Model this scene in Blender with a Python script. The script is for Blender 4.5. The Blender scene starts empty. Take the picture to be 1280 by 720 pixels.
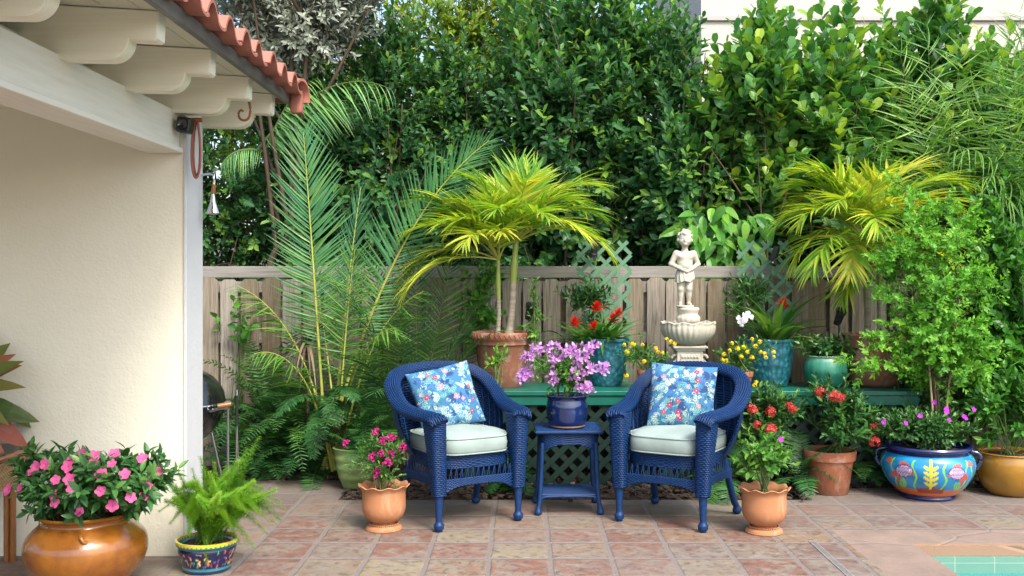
import bpy, bmesh, math, random
import numpy as np
from mathutils import Vector, Matrix, noise

R = math.radians
scene = bpy.context.scene
COL = scene.collection
rng = np.random.default_rng(11)
random.seed(5)
F, PX, PY, H = 1289.0, 652.0, 346.0, 1.46

# ------------------------------------------------------------------ camera
cam_d = bpy.data.cameras.new('camera'); cam = bpy.data.objects.new('camera', cam_d); COL.objects.link(cam)
cam.location = (0, 0, H); cam.rotation_euler = (R(90), 0, 0)
cam_d.sensor_width = 36; cam_d.lens = 36*F/1280
cam_d.shift_x = -(PX-640)/1280; cam_d.shift_y = -(360-PY)/1280
cam_d.clip_start = .05; cam_d.clip_end = 500
scene.camera = cam

# ------------------------------------------------------------------ sky, sun, exposure
SUN_EL, SUN_AZ = 52, 150          # azimuth clockwise from +Y (the view direction)
w = bpy.data.worlds.new('World'); scene.world = w; w.use_nodes = True
nt = w.node_tree; nt.nodes.clear()
sky = nt.nodes.new('ShaderNodeTexSky'); sky.sky_type = 'NISHITA'; sky.sun_disc = False
sky.sun_elevation = R(SUN_EL); sky.sun_rotation = R(SUN_AZ); sky.air_density = 1.0; sky.dust_density = 4; sky.ozone_density = .6
bg = nt.nodes.new('ShaderNodeBackground'); bg.inputs[1].default_value = .15
wo = nt.nodes.new('ShaderNodeOutputWorld')
nt.links.new(sky.outputs[0], bg.inputs[0]); nt.links.new(bg.outputs[0], wo.inputs[0])
sd = bpy.data.lights.new('sun', 'SUN'); sd.energy = 1.5; sd.angle = R(16); sd.color = (1, .96, .89)
so = bpy.data.objects.new('sun', sd); COL.objects.link(so)
sv = Vector((math.sin(R(SUN_AZ))*math.cos(R(SUN_EL)), math.cos(R(SUN_AZ))*math.cos(R(SUN_EL)), math.sin(R(SUN_EL))))
so.rotation_euler = sv.to_track_quat('Z', 'Y').to_euler(); so.location = (3, -3, 9)
vs = scene.view_settings
vs.view_transform = 'Standard'; vs.look = 'None'; vs.gamma = 1; vs.use_curve_mapping = False; vs.exposure = 1.5
scene.render.engine = 'CYCLES'

# ------------------------------------------------------------------ helpers
def at(x, y, D): return Vector(((x-PX)/F*D, D, H+(PY-y)/F*D))
def wx(x, D): return (x-PX)/F*D
def wz(y, D): return H+(PY-y)/F*D
def srgb(r, g, b):
    f = lambda c: (c/255/12.92) if c/255 <= .04045 else ((c/255+.055)/1.055)**2.4
    return (f(r), f(g), f(b))
def nrm(a): return a/np.maximum(np.linalg.norm(a, axis=-1, keepdims=True), 1e-9)
A = lambda *a: np.array(a, float)

class MB:
    """collects geometry for one mesh object"""
    def __init__(s): s.v = []; s.f = []; s.t = []; s.c = []; s.n = 0; s.mi = []
    def add(s, V, Fs, tint=.5, col=None, mi=0):
        V = np.asarray(V, float).reshape(-1, 3)
        if isinstance(Fs, np.ndarray): Fs = [Fs]
        else:
            by = {}
            for q in Fs: by.setdefault(len(q), []).append(q)
            Fs = [np.array(x) for x in by.values()]
        for q in Fs: s.f.append(q+s.n); s.mi.append(np.full(len(q), mi))
        s.v.append(V); s.t.append(np.broadcast_to(np.asarray(tint, float), (len(V),)).copy())
        s.c.append(col if col is not None else np.full((len(V), 3), .5))
        s.n += len(V); return s
    def box(s, x0, x1, y0, y1, z0, z1, tint=.5, mi=0, bev=0, M=None):
        V = A([x0,y0,z0],[x1,y0,z0],[x1,y1,z0],[x0,y1,z0],[x0,y0,z1],[x1,y0,z1],[x1,y1,z1],[x0,y1,z1])
        Q = np.array([[0,3,2,1],[4,5,6,7],[0,1,5,4],[1,2,6,5],[2,3,7,6],[3,0,4,7]])
        if bev > 0:
            bm = bmesh.new(); vv = [bm.verts.new(p) for p in V]
            for q in Q: bm.faces.new([vv[i] for i in q])
            bmesh.ops.bevel(bm, geom=bm.edges[:], offset=bev, segments=2, profile=.5, affect='EDGES')
            bm.verts.index_update()
            V = np.array([v.co[:] for v in bm.verts]); Q = [[v.index for v in f.verts] for f in bm.faces]; bm.free()
        if M is not None: V = V @ np.array(M.to_3x3()).T + np.array(M.translation)
        return s.add(V, Q, tint, mi=mi)
    def tube(s, P, r, n=6, tint=.5, cap=True, closed=False, flat=None, mi=0):
        P = np.asarray(P, float); m = len(P); r = np.broadcast_to(np.asarray(r, float), (m,))
        if closed: T = nrm(np.roll(P, -1, 0)-np.roll(P, 1, 0))
        else: T = nrm(np.gradient(P, axis=0))
        ref = A(0, 0, 1) if abs(T[:, 2]).mean() < .8 else A(0, 1, 0)
        X = nrm(np.cross(T, ref)+1e-7); Y = np.cross(X, T)
        a = np.arange(n)/n*2*np.pi
        fy = 1 if flat is None else flat
        V = P[:, None]+r[:, None, None]*(np.cos(a)[None, :, None]*X[:, None]+fy*np.sin(a)[None, :, None]*Y[:, None])
        i = np.arange(m if closed else m-1)[:, None]; j = np.arange(n)[None]
        i2 = (i+1) % m
        Q = np.stack([i*n+j, i*n+(j+1) % n, i2*n+(j+1) % n, i2*n+j], -1).reshape(-1, 4)
        fs = [Q]; V = V.reshape(-1, 3)
        s.add(V, Q, tint, mi=mi)
        if cap and not closed:
            s.add(V[:n], [list(range(n))[::-1]], tint, mi=mi); s.add(V[-n:], [list(range(n))], tint, mi=mi)
        return s
    def lathe(s, prof, n=48, mod=None, c=(0, 0, 0), tint=.5, col=None, mi=0):
        prof = np.asarray(prof, float); m = len(prof); a = np.arange(n)/n*2*np.pi
        r = np.repeat(prof[:, 0][:, None], n, 1); z = np.repeat(prof[:, 1][:, None], n, 1)
        if mod is not None: r, z = mod(r, z, a[None, :])
        V = np.stack([r*np.cos(a)+c[0], r*np.sin(a)+c[1], z+c[2]], -1).reshape(-1, 3)
        i = np.arange(m-1)[:, None]; j = np.arange(n)[None]
        Q = np.stack([i*n+j, i*n+(j+1) % n, (i+1)*n+(j+1) % n, (i+1)*n+j], -1).reshape(-1, 4)
        return s.add(V, Q, tint, col=col, mi=mi)
    def ball(s, c, r, n=10, tint=.5, sc=(1, 1, 1), mi=0):
        th = np.linspace(0.02, np.pi-.02, n//2+1)
        V = []; a = np.arange(n)/n*2*np.pi
        V = np.stack([np.sin(th)[:, None]*np.cos(a)*sc[0], np.sin(th)[:, None]*np.sin(a)*sc[1], -np.cos(th)[:, None]*np.ones(n)*sc[2]], -1)*r+np.asarray(c, float)
        m = len(th); i = np.arange(m-1)[:, None]; j = np.arange(n)[None]
        Q = np.stack([i*n+j, i*n+(j+1) % n, (i+1)*n+(j+1) % n, (i+1)*n+j], -1).reshape(-1, 4)
        return s.add(V.reshape(-1, 3), Q, tint, mi=mi)
    def inst(s, tpl, pos, dirs, ups, sc, tint=.5, mi=0):
        tv, tf = tpl; N = len(pos)
        if N == 0: return s
        y = nrm(np.asarray(dirs, float)); x = nrm(np.cross(y, ups)+1e-6); z = np.cross(x, y)
        sc = np.broadcast_to(np.asarray(sc, float), (N,))[:, None, None]
        V = pos[:, None]+sc*(tv[None, :, 0:1]*x[:, None]+tv[None, :, 1:2]*y[:, None]+tv[None, :, 2:3]*z[:, None])
        k = len(tv); off = (np.arange(N)*k)[:, None, None]
        ti = np.repeat(np.broadcast_to(np.asarray(tint, float), (N,)), k)
        s.add(V.reshape(-1, 3), [(q[None]+off).reshape(-1, q.shape[1]) for q in tf][0] if len(tf) == 1 else [], ti, mi=mi)
        return s
    def build(s, name, mats, parent=None, smooth=False, label=None):
        me = bpy.data.meshes.new(name)
        V = np.concatenate(s.v); me.vertices.add(len(V)); me.vertices.foreach_set('co', V.astype(np.float32).ravel())
        ls = np.concatenate([q.ravel() for q in s.f]).astype(np.int32)
        tot = np.concatenate([np.full(len(q), q.shape[1]) for q in s.f]).astype(np.int32)
        me.loops.add(len(ls)); me.loops.foreach_set('vertex_index', ls)
        me.polygons.add(len(tot)); st = np.concatenate([[0], np.cumsum(tot)[:-1]]).astype(np.int32)
        me.polygons.foreach_set('loop_start', st); me.polygons.foreach_set('loop_total', tot)
        if not isinstance(mats, (list, tuple)): mats = [mats]
        for m in mats: me.materials.append(m)
        me.polygons.foreach_set('material_index', np.concatenate(s.mi).astype(np.int32))
        me.polygons.foreach_set('use_smooth', np.full(len(tot), bool(smooth)))
        at_ = me.attributes.new('tint', 'FLOAT', 'POINT'); at_.data.foreach_set('value', np.concatenate(s.t).astype(np.float32))
        c = np.concatenate(s.c); ca = me.color_attributes.new('paint', 'FLOAT_COLOR', 'POINT')
        ca.data.foreach_set('color', np.c_[c, np.ones(len(c))].astype(np.float32).ravel())
        me.update(calc_edges=True); me.validate()
        if smooth == 'auto':
            pass
        o = bpy.data.objects.new(name, me); COL.objects.link(o)
        if parent is not None: o.parent = parent
        if label: o['label'] = label
        return o

def sharp(o, deg=35):
    me = o.data
    me.polygons.foreach_set('use_smooth', np.ones(len(me.polygons), bool))
    me.set_sharp_from_angle(angle=R(deg)); return o

def tag(o, label, cat, group=None, kind=None):
    o['label'] = label
    if cat: o['category'] = cat
    if group: o['group'] = group
    if kind: o['kind'] = kind
    return o
def thing(name, label, cat, loc=(0, 0, 0), rz=0, group=None):
    o = bpy.data.objects.new(name, None); COL.objects.link(o); o.empty_display_size = .1
    o.location = loc; o.rotation_euler = (0, 0, rz); return tag(o, label, cat, group)
def struct(o): o['kind'] = 'structure'; return o
def copy_tree(o, parent=None):
    c = o.copy(); COL.objects.link(c); c.parent = parent
    for ch in [x for x in bpy.data.objects if x.parent == o and x != c]: copy_tree(ch, c)
    return c

def catmull(P, n):
    P = np.asarray(P, float); P = np.concatenate([[2*P[0]-P[1]], P, [2*P[-1]-P[-2]]]); k = len(P)-3
    u = np.linspace(0, k-1e-6, n); i = u.astype(int); t = (u-i)[:, None]
    a, b, c, d = P[i], P[i+1], P[i+2], P[i+3]
    return .5*((2*b)+(-a+c)*t+(2*a-5*b+4*c-d)*t*t+(-a+3*b-3*c+d)*t**3)

# ------------------------------------------------------------------ node materials
class G:
    def __init__(s, name):
        s.m = bpy.data.materials.new(name); s.m.use_nodes = True; s.t = s.m.node_tree
        s.p = s.t.nodes['Principled BSDF']; s.out = s.t.nodes['Material Output']
    def n(s, ty, **k):
        nd = s.t.nodes.new(ty)
        for a, b in k.items(): setattr(nd, a, b)
        return nd
    def l(s, a, b): s.t.links.new(a, b)
    def val(s, sock, v):
        if hasattr(v, 'is_linked') or hasattr(v, 'links'): s.l(v, sock)
        else: sock.default_value = v
    def math(s, op, a, b=0., c=None, clamp=False):
        nd = s.n('ShaderNodeMath', operation=op, use_clamp=clamp); s.val(nd.inputs[0], a); s.val(nd.inputs[1], b)
        if c is not None: s.val(nd.inputs[2], c)
        return nd.outputs[0]
    def mix(s, f, a, b, bt='MIX'):
        nd = s.n('ShaderNodeMix', data_type='RGBA', blend_type=bt); s.val(nd.inputs[0], f)
        s.val(nd.inputs[6], a if not isinstance(a, tuple) else (*a[:3], 1)); s.val(nd.inputs[7], b if not isinstance(b, tuple) else (*b[:3], 1)); return nd.outputs[2]
    def obj(s): return s.n('ShaderNodeTexCoord').outputs['Object']
    def noise(s, scale, vec=None, detail=4, rough=.55, dist=0):
        nd = s.n('ShaderNodeTexNoise'); nd.inputs['Scale'].default_value = scale; nd.inputs['Detail'].default_value = detail
        nd.inputs['Roughness'].default_value = rough; nd.inputs['Distortion'].default_value = dist
        s.l(vec if vec is not None else s.obj(), nd.inputs['Vector']); return nd.outputs['Fac']
    def vor(s, scale, vec=None, feat='F1', out='Distance', rnd=1):
        nd = s.n('ShaderNodeTexVoronoi', feature=feat); nd.inputs['Scale'].default_value = scale; nd.inputs['Randomness'].default_value = rnd
        s.l(vec if vec is not None else s.obj(), nd.inputs['Vector']); return nd.outputs[out]
    def ramp(s, f, stops):
        nd = s.n('ShaderNodeValToRGB'); s.l(f, nd.inputs[0]); e = nd.color_ramp.elements
        while len(e) < len(stops): e.new(.5)
        for k, (p, c) in enumerate(stops): e[k].position = p; e[k].color = (*c, 1) if isinstance(c, tuple) else (c, c, c, 1)
        return nd.outputs[0]
    def bump(s, h, strength=.3, dist=.01):
        nd = s.n('ShaderNodeBump'); nd.inputs['Strength'].default_value = strength; nd.inputs['Distance'].default_value = dist
        s.l(h, nd.inputs['Height']); s.l(nd.outputs[0], s.p.inputs['Normal']); return nd
    def base(s, c): s.val(s.p.inputs['Base Color'], (*c, 1) if isinstance(c, tuple) else c); return s
    def set(s, rough=.6, metal=0, spec=.5, coat=0):
        s.val(s.p.inputs['Roughness'], rough); s.p.inputs['Metallic'].default_value = metal
        s.p.inputs['Specular IOR Level'].default_value = spec; s.p.inputs['Coat Weight'].default_value = coat
        if coat: s.p.inputs['Coat Roughness'].default_value = .12
        return s
    def scale(s, vec, sc):
        nd = s.n('ShaderNodeMapping'); s.l(vec, nd.inputs[0]); nd.inputs['Scale'].default_value = sc; return nd.outputs[0]

def simple(name, c1, c2=None, rough=.6, sc=8, bump=.2, bsc=60, metal=0, coat=0, spec=.5, bd=.004, stretch=(1, 1, 1)):
    g = G(name); v = g.scale(g.obj(), stretch)
    if c2 is None: c2 = tuple(x*.75 for x in c1)
    n1 = g.noise(sc, v, 6, .6); f = g.ramp(n1, [(.32, 0.), (.7, 1.)])
    g.base(g.mix(f, c1, c2)); g.set(rough, metal, spec, coat)
    if bump: g.bump(g.noise(bsc, v, 4), bump, bd)
    return g.m

def leafmat(name, dark, mid, light, rough=.42, tr=.3, spec=.4, trc=None):
    """tint attribute 0..1 runs from old dark leaves to young light ones"""
    g = G(name); a = g.n('ShaderNodeAttribute', attribute_name='tint')
    nz = g.noise(30, None, 3)
    f = g.math('ADD', a.outputs['Fac'], g.math('MULTIPLY', g.math('SUBTRACT', nz, .5), .35), clamp=True)
    c = g.ramp(f, [(0, dark), (.5, mid), (1, light)])
    g.base(c); g.set(rough, 0, spec)
    if tr > 0:
        t = g.n('ShaderNodeBsdfTranslucent'); g.l(g.mix(1., c, trc or (1.25, 1.3, .6), 'MULTIPLY'), t.inputs[0])
        mx = g.n('ShaderNodeMixShader'); mx.inputs[0].default_value = tr
        g.l(g.p.outputs[0], mx.inputs[1]); g.l(t.outputs[0], mx.inputs[2]); g.l(mx.outputs[0], g.out.inputs[0])
    return g.m
# ------------------------------------------------------------------ materials
def patio_mat():
    g = G('terracotta_patio_tiles'); o = g.obj(); sp = g.n('ShaderNodeSeparateXYZ'); g.l(o, sp.inputs[0])
    wob = g.math('MULTIPLY', g.math('SUBTRACT', g.noise(3.5, None, 3), .5), .018)
    X = g.math('ADD', g.math('DIVIDE', g.math('SUBTRACT', g.math('ADD', sp.outputs[0], wob), .148), .318), 100)
    Y = g.math('ADD', g.math('DIVIDE', g.math('SUBTRACT', g.math('ADD', sp.outputs[1], wob), 5.34), .3177), 100)
    ix, iy = g.math('FLOOR', X), g.math('FLOOR', Y)
    fx, fy = g.math('FRACT', X), g.math('FRACT', Y)
    ex = g.math('MINIMUM', fx, g.math('SUBTRACT', 1, fx)); ey = g.math('MINIMUM', fy, g.math('SUBTRACT', 1, fy))
    edge = g.math('MINIMUM', ex, ey)
    e2 = g.math('ADD', edge, g.math('MULTIPLY', g.math('SUBTRACT', g.noise(25, None, 4), .5), .03))
    tile = g.ramp(e2, [(.034, 0.), (.056, 1.)])
    cv = g.n('ShaderNodeCombineXYZ'); g.l(ix, cv.inputs[0]); g.l(iy, cv.inputs[1])
    wn = g.n('ShaderNodeTexWhiteNoise', noise_dimensions='2D'); g.l(cv.outputs[0], wn.inputs[0])
    wn2 = g.n('ShaderNodeTexWhiteNoise', noise_dimensions='3D'); cv2 = g.n('ShaderNodeVectorMath', operation='ADD'); g.l(cv.outputs[0], cv2.inputs[0]); cv2.inputs[1].default_value = (7, 3, 5); g.l(cv2.outputs[0], wn2.inputs[0])
    tc = g.ramp(wn.outputs['Value'], [(0, (.165, .066, .044)), (.2, (.155, .085, .064)), (.38, (.20, .098, .07)), (.55, (.195, .152, .10)), (.72, (.15, .10, .085)), (.86, (.23, .188, .115)), (1, (.175, .08, .055))])
    # mottling inside each tile, offset by tile id
    off = g.n('ShaderNodeVectorMath', operation='ADD'); g.l(o, off.inputs[0]); sc = g.n('ShaderNodeVectorMath', operation='SCALE'); g.l(wn2.outputs['Color'], sc.inputs[0]); sc.inputs['Scale'].default_value = 9; g.l(sc.outputs[0], off.inputs[1])
    m1 = g.noise(7, off.outputs[0], 7, .62, .8); m2 = g.noise(24, off.outputs[0], 6, .65, .4); m3 = g.noise(1.1, None, 3)
    tc = g.mix(g.ramp(m1, [(.42, 0.), (.62, .8)]), tc, (.205, .185, .15))
    tc = g.mix(g.ramp(m2, [(.34, .75), (.5, 0.)]), tc, (.07, .052, .042))
    tc = g.mix(g.ramp(m2, [(.6, 0.), (.72, .5)]), tc, (.34, .305, .285))
    tc = g.mix(g.ramp(m3, [(.42, 0.), (.62, .35)]), tc, (.16, .132, .12))
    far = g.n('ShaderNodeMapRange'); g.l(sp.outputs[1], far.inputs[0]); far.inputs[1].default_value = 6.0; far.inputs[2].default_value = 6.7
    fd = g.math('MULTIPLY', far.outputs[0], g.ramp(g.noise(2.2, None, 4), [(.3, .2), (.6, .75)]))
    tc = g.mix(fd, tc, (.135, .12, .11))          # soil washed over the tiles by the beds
    gc = g.mix(g.noise(14), (.20, .172, .155), (.14, .118, .105))
    # large pink coping slabs round the pool
    sl = g.math('MULTIPLY', g.math('GREATER_THAN', sp.outputs[0], 1.79), g.math('LESS_THAN', sp.outputs[1], 5.95))
    sv_ = g.scale(o, (1.0, .8, 1)); crack = g.vor(1.55, sv_, 'DISTANCE_TO_EDGE')
    pc = g.mix(g.ramp(g.noise(5, None, 7, .65, .6), [(.35, 0.), (.7, 1.)]), (.245, .18, .145), (.175, .135, .11))
    pc = g.mix(g.ramp(m2, [(.3, .45), (.5, 0.)]), pc, (.25, .17, .14))
    pc = g.mix(g.ramp(crack, [(.0, 1.), (.012, 0.)]), pc, (.22, .17, .15))
    col = g.mix(tile, gc, tc); col = g.mix(sl, col, pc)
    # orange worn edge of the coping at the pool
    ne = g.math('MULTIPLY', g.math('MULTIPLY', g.math('GREATER_THAN', sp.outputs[0], 2.1405), g.math('LESS_THAN', sp.outputs[1], 5.645)), .85)
    col = g.mix(ne, col, (.29, .175, .11))
    g.base(col); g.set(g.ramp(m2, [(.3, .5), (.7, .8)]), 0, .35)
    hh = g.math('ADD', g.math('MULTIPLY', g.mix(sl, tile, g.ramp(crack, [(0, 0.), (.02, 1.)])), 1.), g.math('MULTIPLY', m2, .35))
    g.bump(hh, .6, .007); return g.m

M = {}
M['patio'] = patio_mat()
M['soil'] = simple('dark_soil', (.035, .024, .017), (.07, .048, .032), .95, 5, .8, 30, bd=.03)
M['potsoil'] = simple('potting_soil', (.03, .02, .014), (.065, .045, .03), .95, 40, .8, 90, bd=.01)
M['mulch'] = simple('mulch', (.022, .016, .012), (.075, .048, .032), .9, 9, .5, 60)
def stucco(name, c, c2):
    g = G(name); f = g.ramp(g.noise(1.3, None, 6, .6), [(.35, 0.), (.7, 1.)])
    sp = g.n('ShaderNodeSeparateXYZ'); g.l(g.obj(), sp.inputs[0]); dm = g.math('MULTIPLY', g.ramp(g.math('ADD', sp.outputs[2], g.math('MULTIPLY', g.noise(6, None, 6, .7), .5)), [(.22, .5), (.5, 0.)]), g.noise(2))
    g.base(g.mix(dm, g.mix(f, c, c2), (.34, .28, .22))); g.set(.85, 0, .2)
    g.bump(g.math('ADD', g.noise(70, None, 5), g.math('MULTIPLY', g.noise(14, None, 4), 1.1)), .35, .007); return g.m
M['stucco'] = stucco('cream_stucco', (.75, .735, .615), (.69, .675, .56))
M['stucco_skylit'] = stucco('skylit_stucco_end', (.56, .58, .58), (.51, .53, .53))  # bluish skylight on the wall's end face, put into its colour
def painted_wood(name, c, c2, grain=(1, 14, 14)):
    g = G(name); v = g.scale(g.obj(), grain); n1 = g.noise(3, v, 5)
    g.base(g.mix(g.ramp(n1, [(.4, 0.), (.75, .8)]), c, c2)); g.set(.5, 0, .4); g.bump(n1, .15, .004); return g.m
M['rafter'] = painted_wood('cream_painted_wood', (.82, .79, .64), (.74, .70, .55))
M['beam'] = painted_wood('pale_painted_beam', (.78, .76, .67), (.68, .65, .56), (14, 1, 14))
def soffit():
    g = G('soffit_boards'); sp = g.n('ShaderNodeSeparateXYZ'); g.l(g.obj(), sp.inputs[0])
    f = g.math('FRACT', g.math('MULTIPLY', sp.outputs[0], 7)); ln = g.ramp(f, [(.0, 0.), (.05, 1.)])
    g.base(g.mix(g.noise(5), (.60, .60, .47), (.48, .49, .38))); g.set(.6); g.bump(ln, .8, .01); return g.m
M['soffit'] = soffit()
M['rooftile'] = simple('terracotta_roof_tile', (.37, .14, .095), (.24, .09, .065), .75, 9, .3, 50)
M['drip'] = simple('weathered_metal_edge', (.20, .19, .18), (.10, .095, .09), .5, 12, .3, 40, metal=.5, stretch=(1, .3, 1))
M['rust'] = simple('copper_iron', (.34, .10, .055), (.22, .07, .04), .5, 20, .3, 80)
M['black'] = simple('black_plastic', (.012, .013, .015), (.02, .02, .022), .4, 20, .1)
M['enamel'] = simple('black_enamel', (.008, .008, .01), (.012, .012, .014), .12, 20, 0, coat=.5)
M['chrome'] = simple('chrome', (.75, .76, .78), (.6, .6, .62), .15, 20, 0, metal=1)
M['steel'] = simple('dull_steel', (.36, .37, .38), (.25, .26, .27), .35, 20, .1, metal=.8)
def fence_mat():
    g = G('weathered_fence_wood'); ob = g.n('ShaderNodeObjectInfo').outputs['Random']
    off = g.n('ShaderNodeVectorMath', operation='ADD'); g.l(g.obj(), off.inputs[0]); cv = g.n('ShaderNodeCombineXYZ')
    g.l(g.math('MULTIPLY', ob, 37), cv.inputs[2]); g.l(g.math('MULTIPLY', ob, 11), cv.inputs[0]); g.l(cv.outputs[0], off.inputs[1])
    v = g.scale(off.outputs[0], (22, 22, 1.3)); n1 = g.noise(2.6, v, 7, .65, .8)
    c = g.ramp(n1, [(.25, (.07, .055, .035)), (.45, (.19, .15, .10)), (.62, (.29, .24, .175)), (.8, (.16, .125, .085))])
    c = g.mix(g.ramp(g.noise(3, off.outputs[0], 4), [(.4, 0.), (.75, .5)]), c, (.24, .20, .13))
    h = g.n('ShaderNodeHueSaturation'); g.l(c, h.inputs['Color']); g.l(g.math('MULTIPLY_ADD', ob, .75, .62), h.inputs['Value']); g.l(g.math('MULTIPLY_ADD', ob, -.7, 1.15), h.inputs['Saturation'])
    kn = g.vor(2.2, g.scale(off.outputs[0], (3, 3, 1)), 'F1'); c = g.mix(g.ramp(kn, [(.03, .8), (.1, 0.)]), h.outputs[0], (.10, .06, .035))
    g.base(c); g.set(.85, 0, .2); g.bump(n1, .5, .006); return g.m
M['fence'] = fence_mat()
M['rail'] = simple('grey_rail_wood', (.27, .26, .235), (.17, .155, .13), .8, 3, .4, 10, stretch=(1, 20, 20))
M['greenpaint'] = simple('green_bench_paint', (.005, .095, .066), (.008, .13, .09), .33, 5, .15, 30)
M['darkgreen'] = simple('dark_green_lattice_paint', (.003, .022, .015), (.002, .016, .011), .45, 5, .15, 30)
M['trellis'] = simple('sage_trellis_plastic', (.085, .20, .115), (.06, .155, .085), .5, 5, .1, 30)
M['navy'] = simple('glossy_blue_wicker', (.002, .020, .074), (.006, .034, .122), .48, 40, .1, 90, spec=.28)
M['navyback'] = simple('blue_wicker_core', (.004, .014, .095), (.006, .02, .13), .5, 40, .1, 90)
def cushion():
    g = G('pale_aqua_canvas'); g.base(g.mix(g.ramp(g.noise(7, None, 4), [(.35, 0.), (.7, 1.)]), (.26, .33, .31), (.22, .285, .265)))
    g.set(.9, 0, .1); w_ = g.math('ADD', g.math('SINE', g.math('MULTIPLY', g.noise(5), 30)), g.noise(300)); g.bump(g.noise(12, None, 4), .35, .01); return g.m
M['cushion'] = cushion()
def paintmat(name, rough=.3, coat=.4, bump=0, bsc=40):
    g = G(name); a = g.n('ShaderNodeAttribute', attribute_name='paint'); c = g.mix(g.math('MULTIPLY', g.noise(25), .25), a.outputs['Color'], (.02, .02, .02))
    g.base(c); g.set(rough, 0, .5, coat)
    if bump: g.bump(g.noise(bsc), bump, .004)
    return g.m
M['printed'] = paintmat('printed_floral_fabric', .85, 0, .25, 90)
M['glazed_paint'] = paintmat('hand_painted_glaze', .2, .6)
def weathered(name, c, c2, bloom=.5):
    g = G(name); f = g.ramp(g.noise(6, None, 6, .6), [(.35, 0.), (.7, 1.)]); col = g.mix(f, c, c2)
    sp = g.n('ShaderNodeSeparateXYZ'); g.l(g.obj(), sp.inputs[0]); n2 = g.noise(11, g.scale(g.obj(), (1, 1, .6)), 8, .72, .4)
    col = g.mix(g.ramp(n2, [(.52, 0.), (.66, bloom)]), col, (.44, .38, .32)); col = g.mix(g.ramp(g.noise(8, None, 8, .7), [(.3, .55), (.43, 0.)]), col, (.09, .06, .04))
    col = g.mix(g.ramp(g.math('ADD', sp.outputs[2], g.math('MULTIPLY', n2, .12)), [(.05, .55), (.12, 0.)]), col, (.13, .09, .065))
    g.base(col); g.set(.85, 0, .2); g.bump(g.noise(70), .3, .004); return g.m
M['terracotta'] = weathered('terracotta', (.33, .12, .058), (.22, .08, .045), .4)
def urn():
    g = G('pale_terracotta'); f = g.ramp(g.noise(5, None, 6, .6), [(.35, 0.), (.75, 1.)]); c = g.mix(f, (.40, .18, .085), (.34, .15, .07))
    n3 = g.noise(9, g.scale(g.obj(), (1, 1, .5)), 7, .7, .5)
    c = g.mix(g.ramp(n3, [(.54, 0.), (.72, .55)]), c, (.52, .36, .24)); c = g.mix(g.ramp(n3, [(.28, .45), (.42, 0.)]), c, (.42, .20, .10))
    g.base(c); g.set(.85, 0, .2); g.bump(g.noise(60), .25, .003); return g.m
M['urn'] = urn()
M['oldterra'] = weathered('weathered_terracotta', (.27, .11, .06), (.18, .08, .05), .45)
M['amber'] = simple('amber_glaze', (.33, .125, .013), (.17, .052, .007), .26, 7, .3, 14, coat=.7, bd=.01)
M['mustard'] = simple('mustard_glaze', (.34, .17, .012), (.21, .095, .008), .25, 5, .15, 20, coat=.6)
M['blueglaze'] = simple('dark_blue_glaze', (.004, .009, .045), (.008, .025, .11), .12, 5, .1, 20, coat=.8)
def teal():
    g = G('dimpled_teal_glaze'); v = g.vor(36, g.scale(g.obj(), (1, 1, .7)))
    c = g.mix(g.ramp(v, [(.05, 0.), (.7, 1.)]), (.03, .19, .24), (.008, .075, .115)); c = g.mix(g.math('MULTIPLY', g.noise(6), .3), c, (.02, .12, .10))
    g.base(c); g.set(.3, 0, .5, .5); g.bump(v, .9, .01); return g.m
M['teal'] = teal()
def greendrip():
    g = G('green_drip_glaze'); sp = g.n('ShaderNodeSeparateXYZ'); g.l(g.obj(), sp.inputs[0])
    f = g.ramp(g.math('ADD', g.math('MULTIPLY', sp.outputs[2], 3.6), g.math('MULTIPLY', g.math('SUBTRACT', g.noise(9, g.scale(g.obj(), (2.4, 2.4, .4)), 4), .5), .6)), [(.35, (.02, .15, .10)), (.65, (.05, .28, .18)), (.88, (.33, .48, .30))])
    g.base(f); g.set(.25, 0, .5, .5); return g.m
M['greendrip'] = greendrip()
M['olivepot'] = simple('pale_green_glaze', (.22, .31, .10), (.15, .23, .075), .4, 6, .2, 30, coat=.3)
def stone():
    g = G('aged_white_stone'); f = g.ramp(g.noise(7, None, 7, .65), [(.35, 0.), (.7, 1.)]); c = g.mix(f, (.50, .47, .39), (.38, .36, .295))
    c = g.mix(g.ramp(g.noise(16, g.scale(g.obj(), (1, 1, .35)), 6, .7), [(.28, .6), (.44, 0.)]), c, (.26, .26, .20))
    g.base(c); g.set(.85, 0, .2); g.bump(g.noise(60, None, 5), .4, .004); return g.m
M['stone'] = stone()
M['rattan'] = simple('honey_rattan', (.32, .14, .04), (.18, .07, .02), .35, 12, .25, 60, coat=.3, stretch=(1, 1, .3))
M['cane'] = simple('pale_cane', (.52, .38, .20), (.30, .19, .09), .6, 30, .3, 80)
def glassm():
    g = G('tabletop_glass'); g.base((.03, .06, .05)); g.set(.04, 0, .6); g.p.inputs['Transmission Weight'].default_value = .6; return g.m
M['glass'] = glassm()
def water():
    g = G('pool_water'); g.base((.06, .33, .33)); g.set(.03, 0, .5); g.p.inputs['IOR'].default_value = 1.33; g.p.inputs['Transmission Weight'].default_value = .35
    g.bump(g.noise(5, None, 3, .5, .5), .35, .02); return g.m
M['water'] = water()
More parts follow.
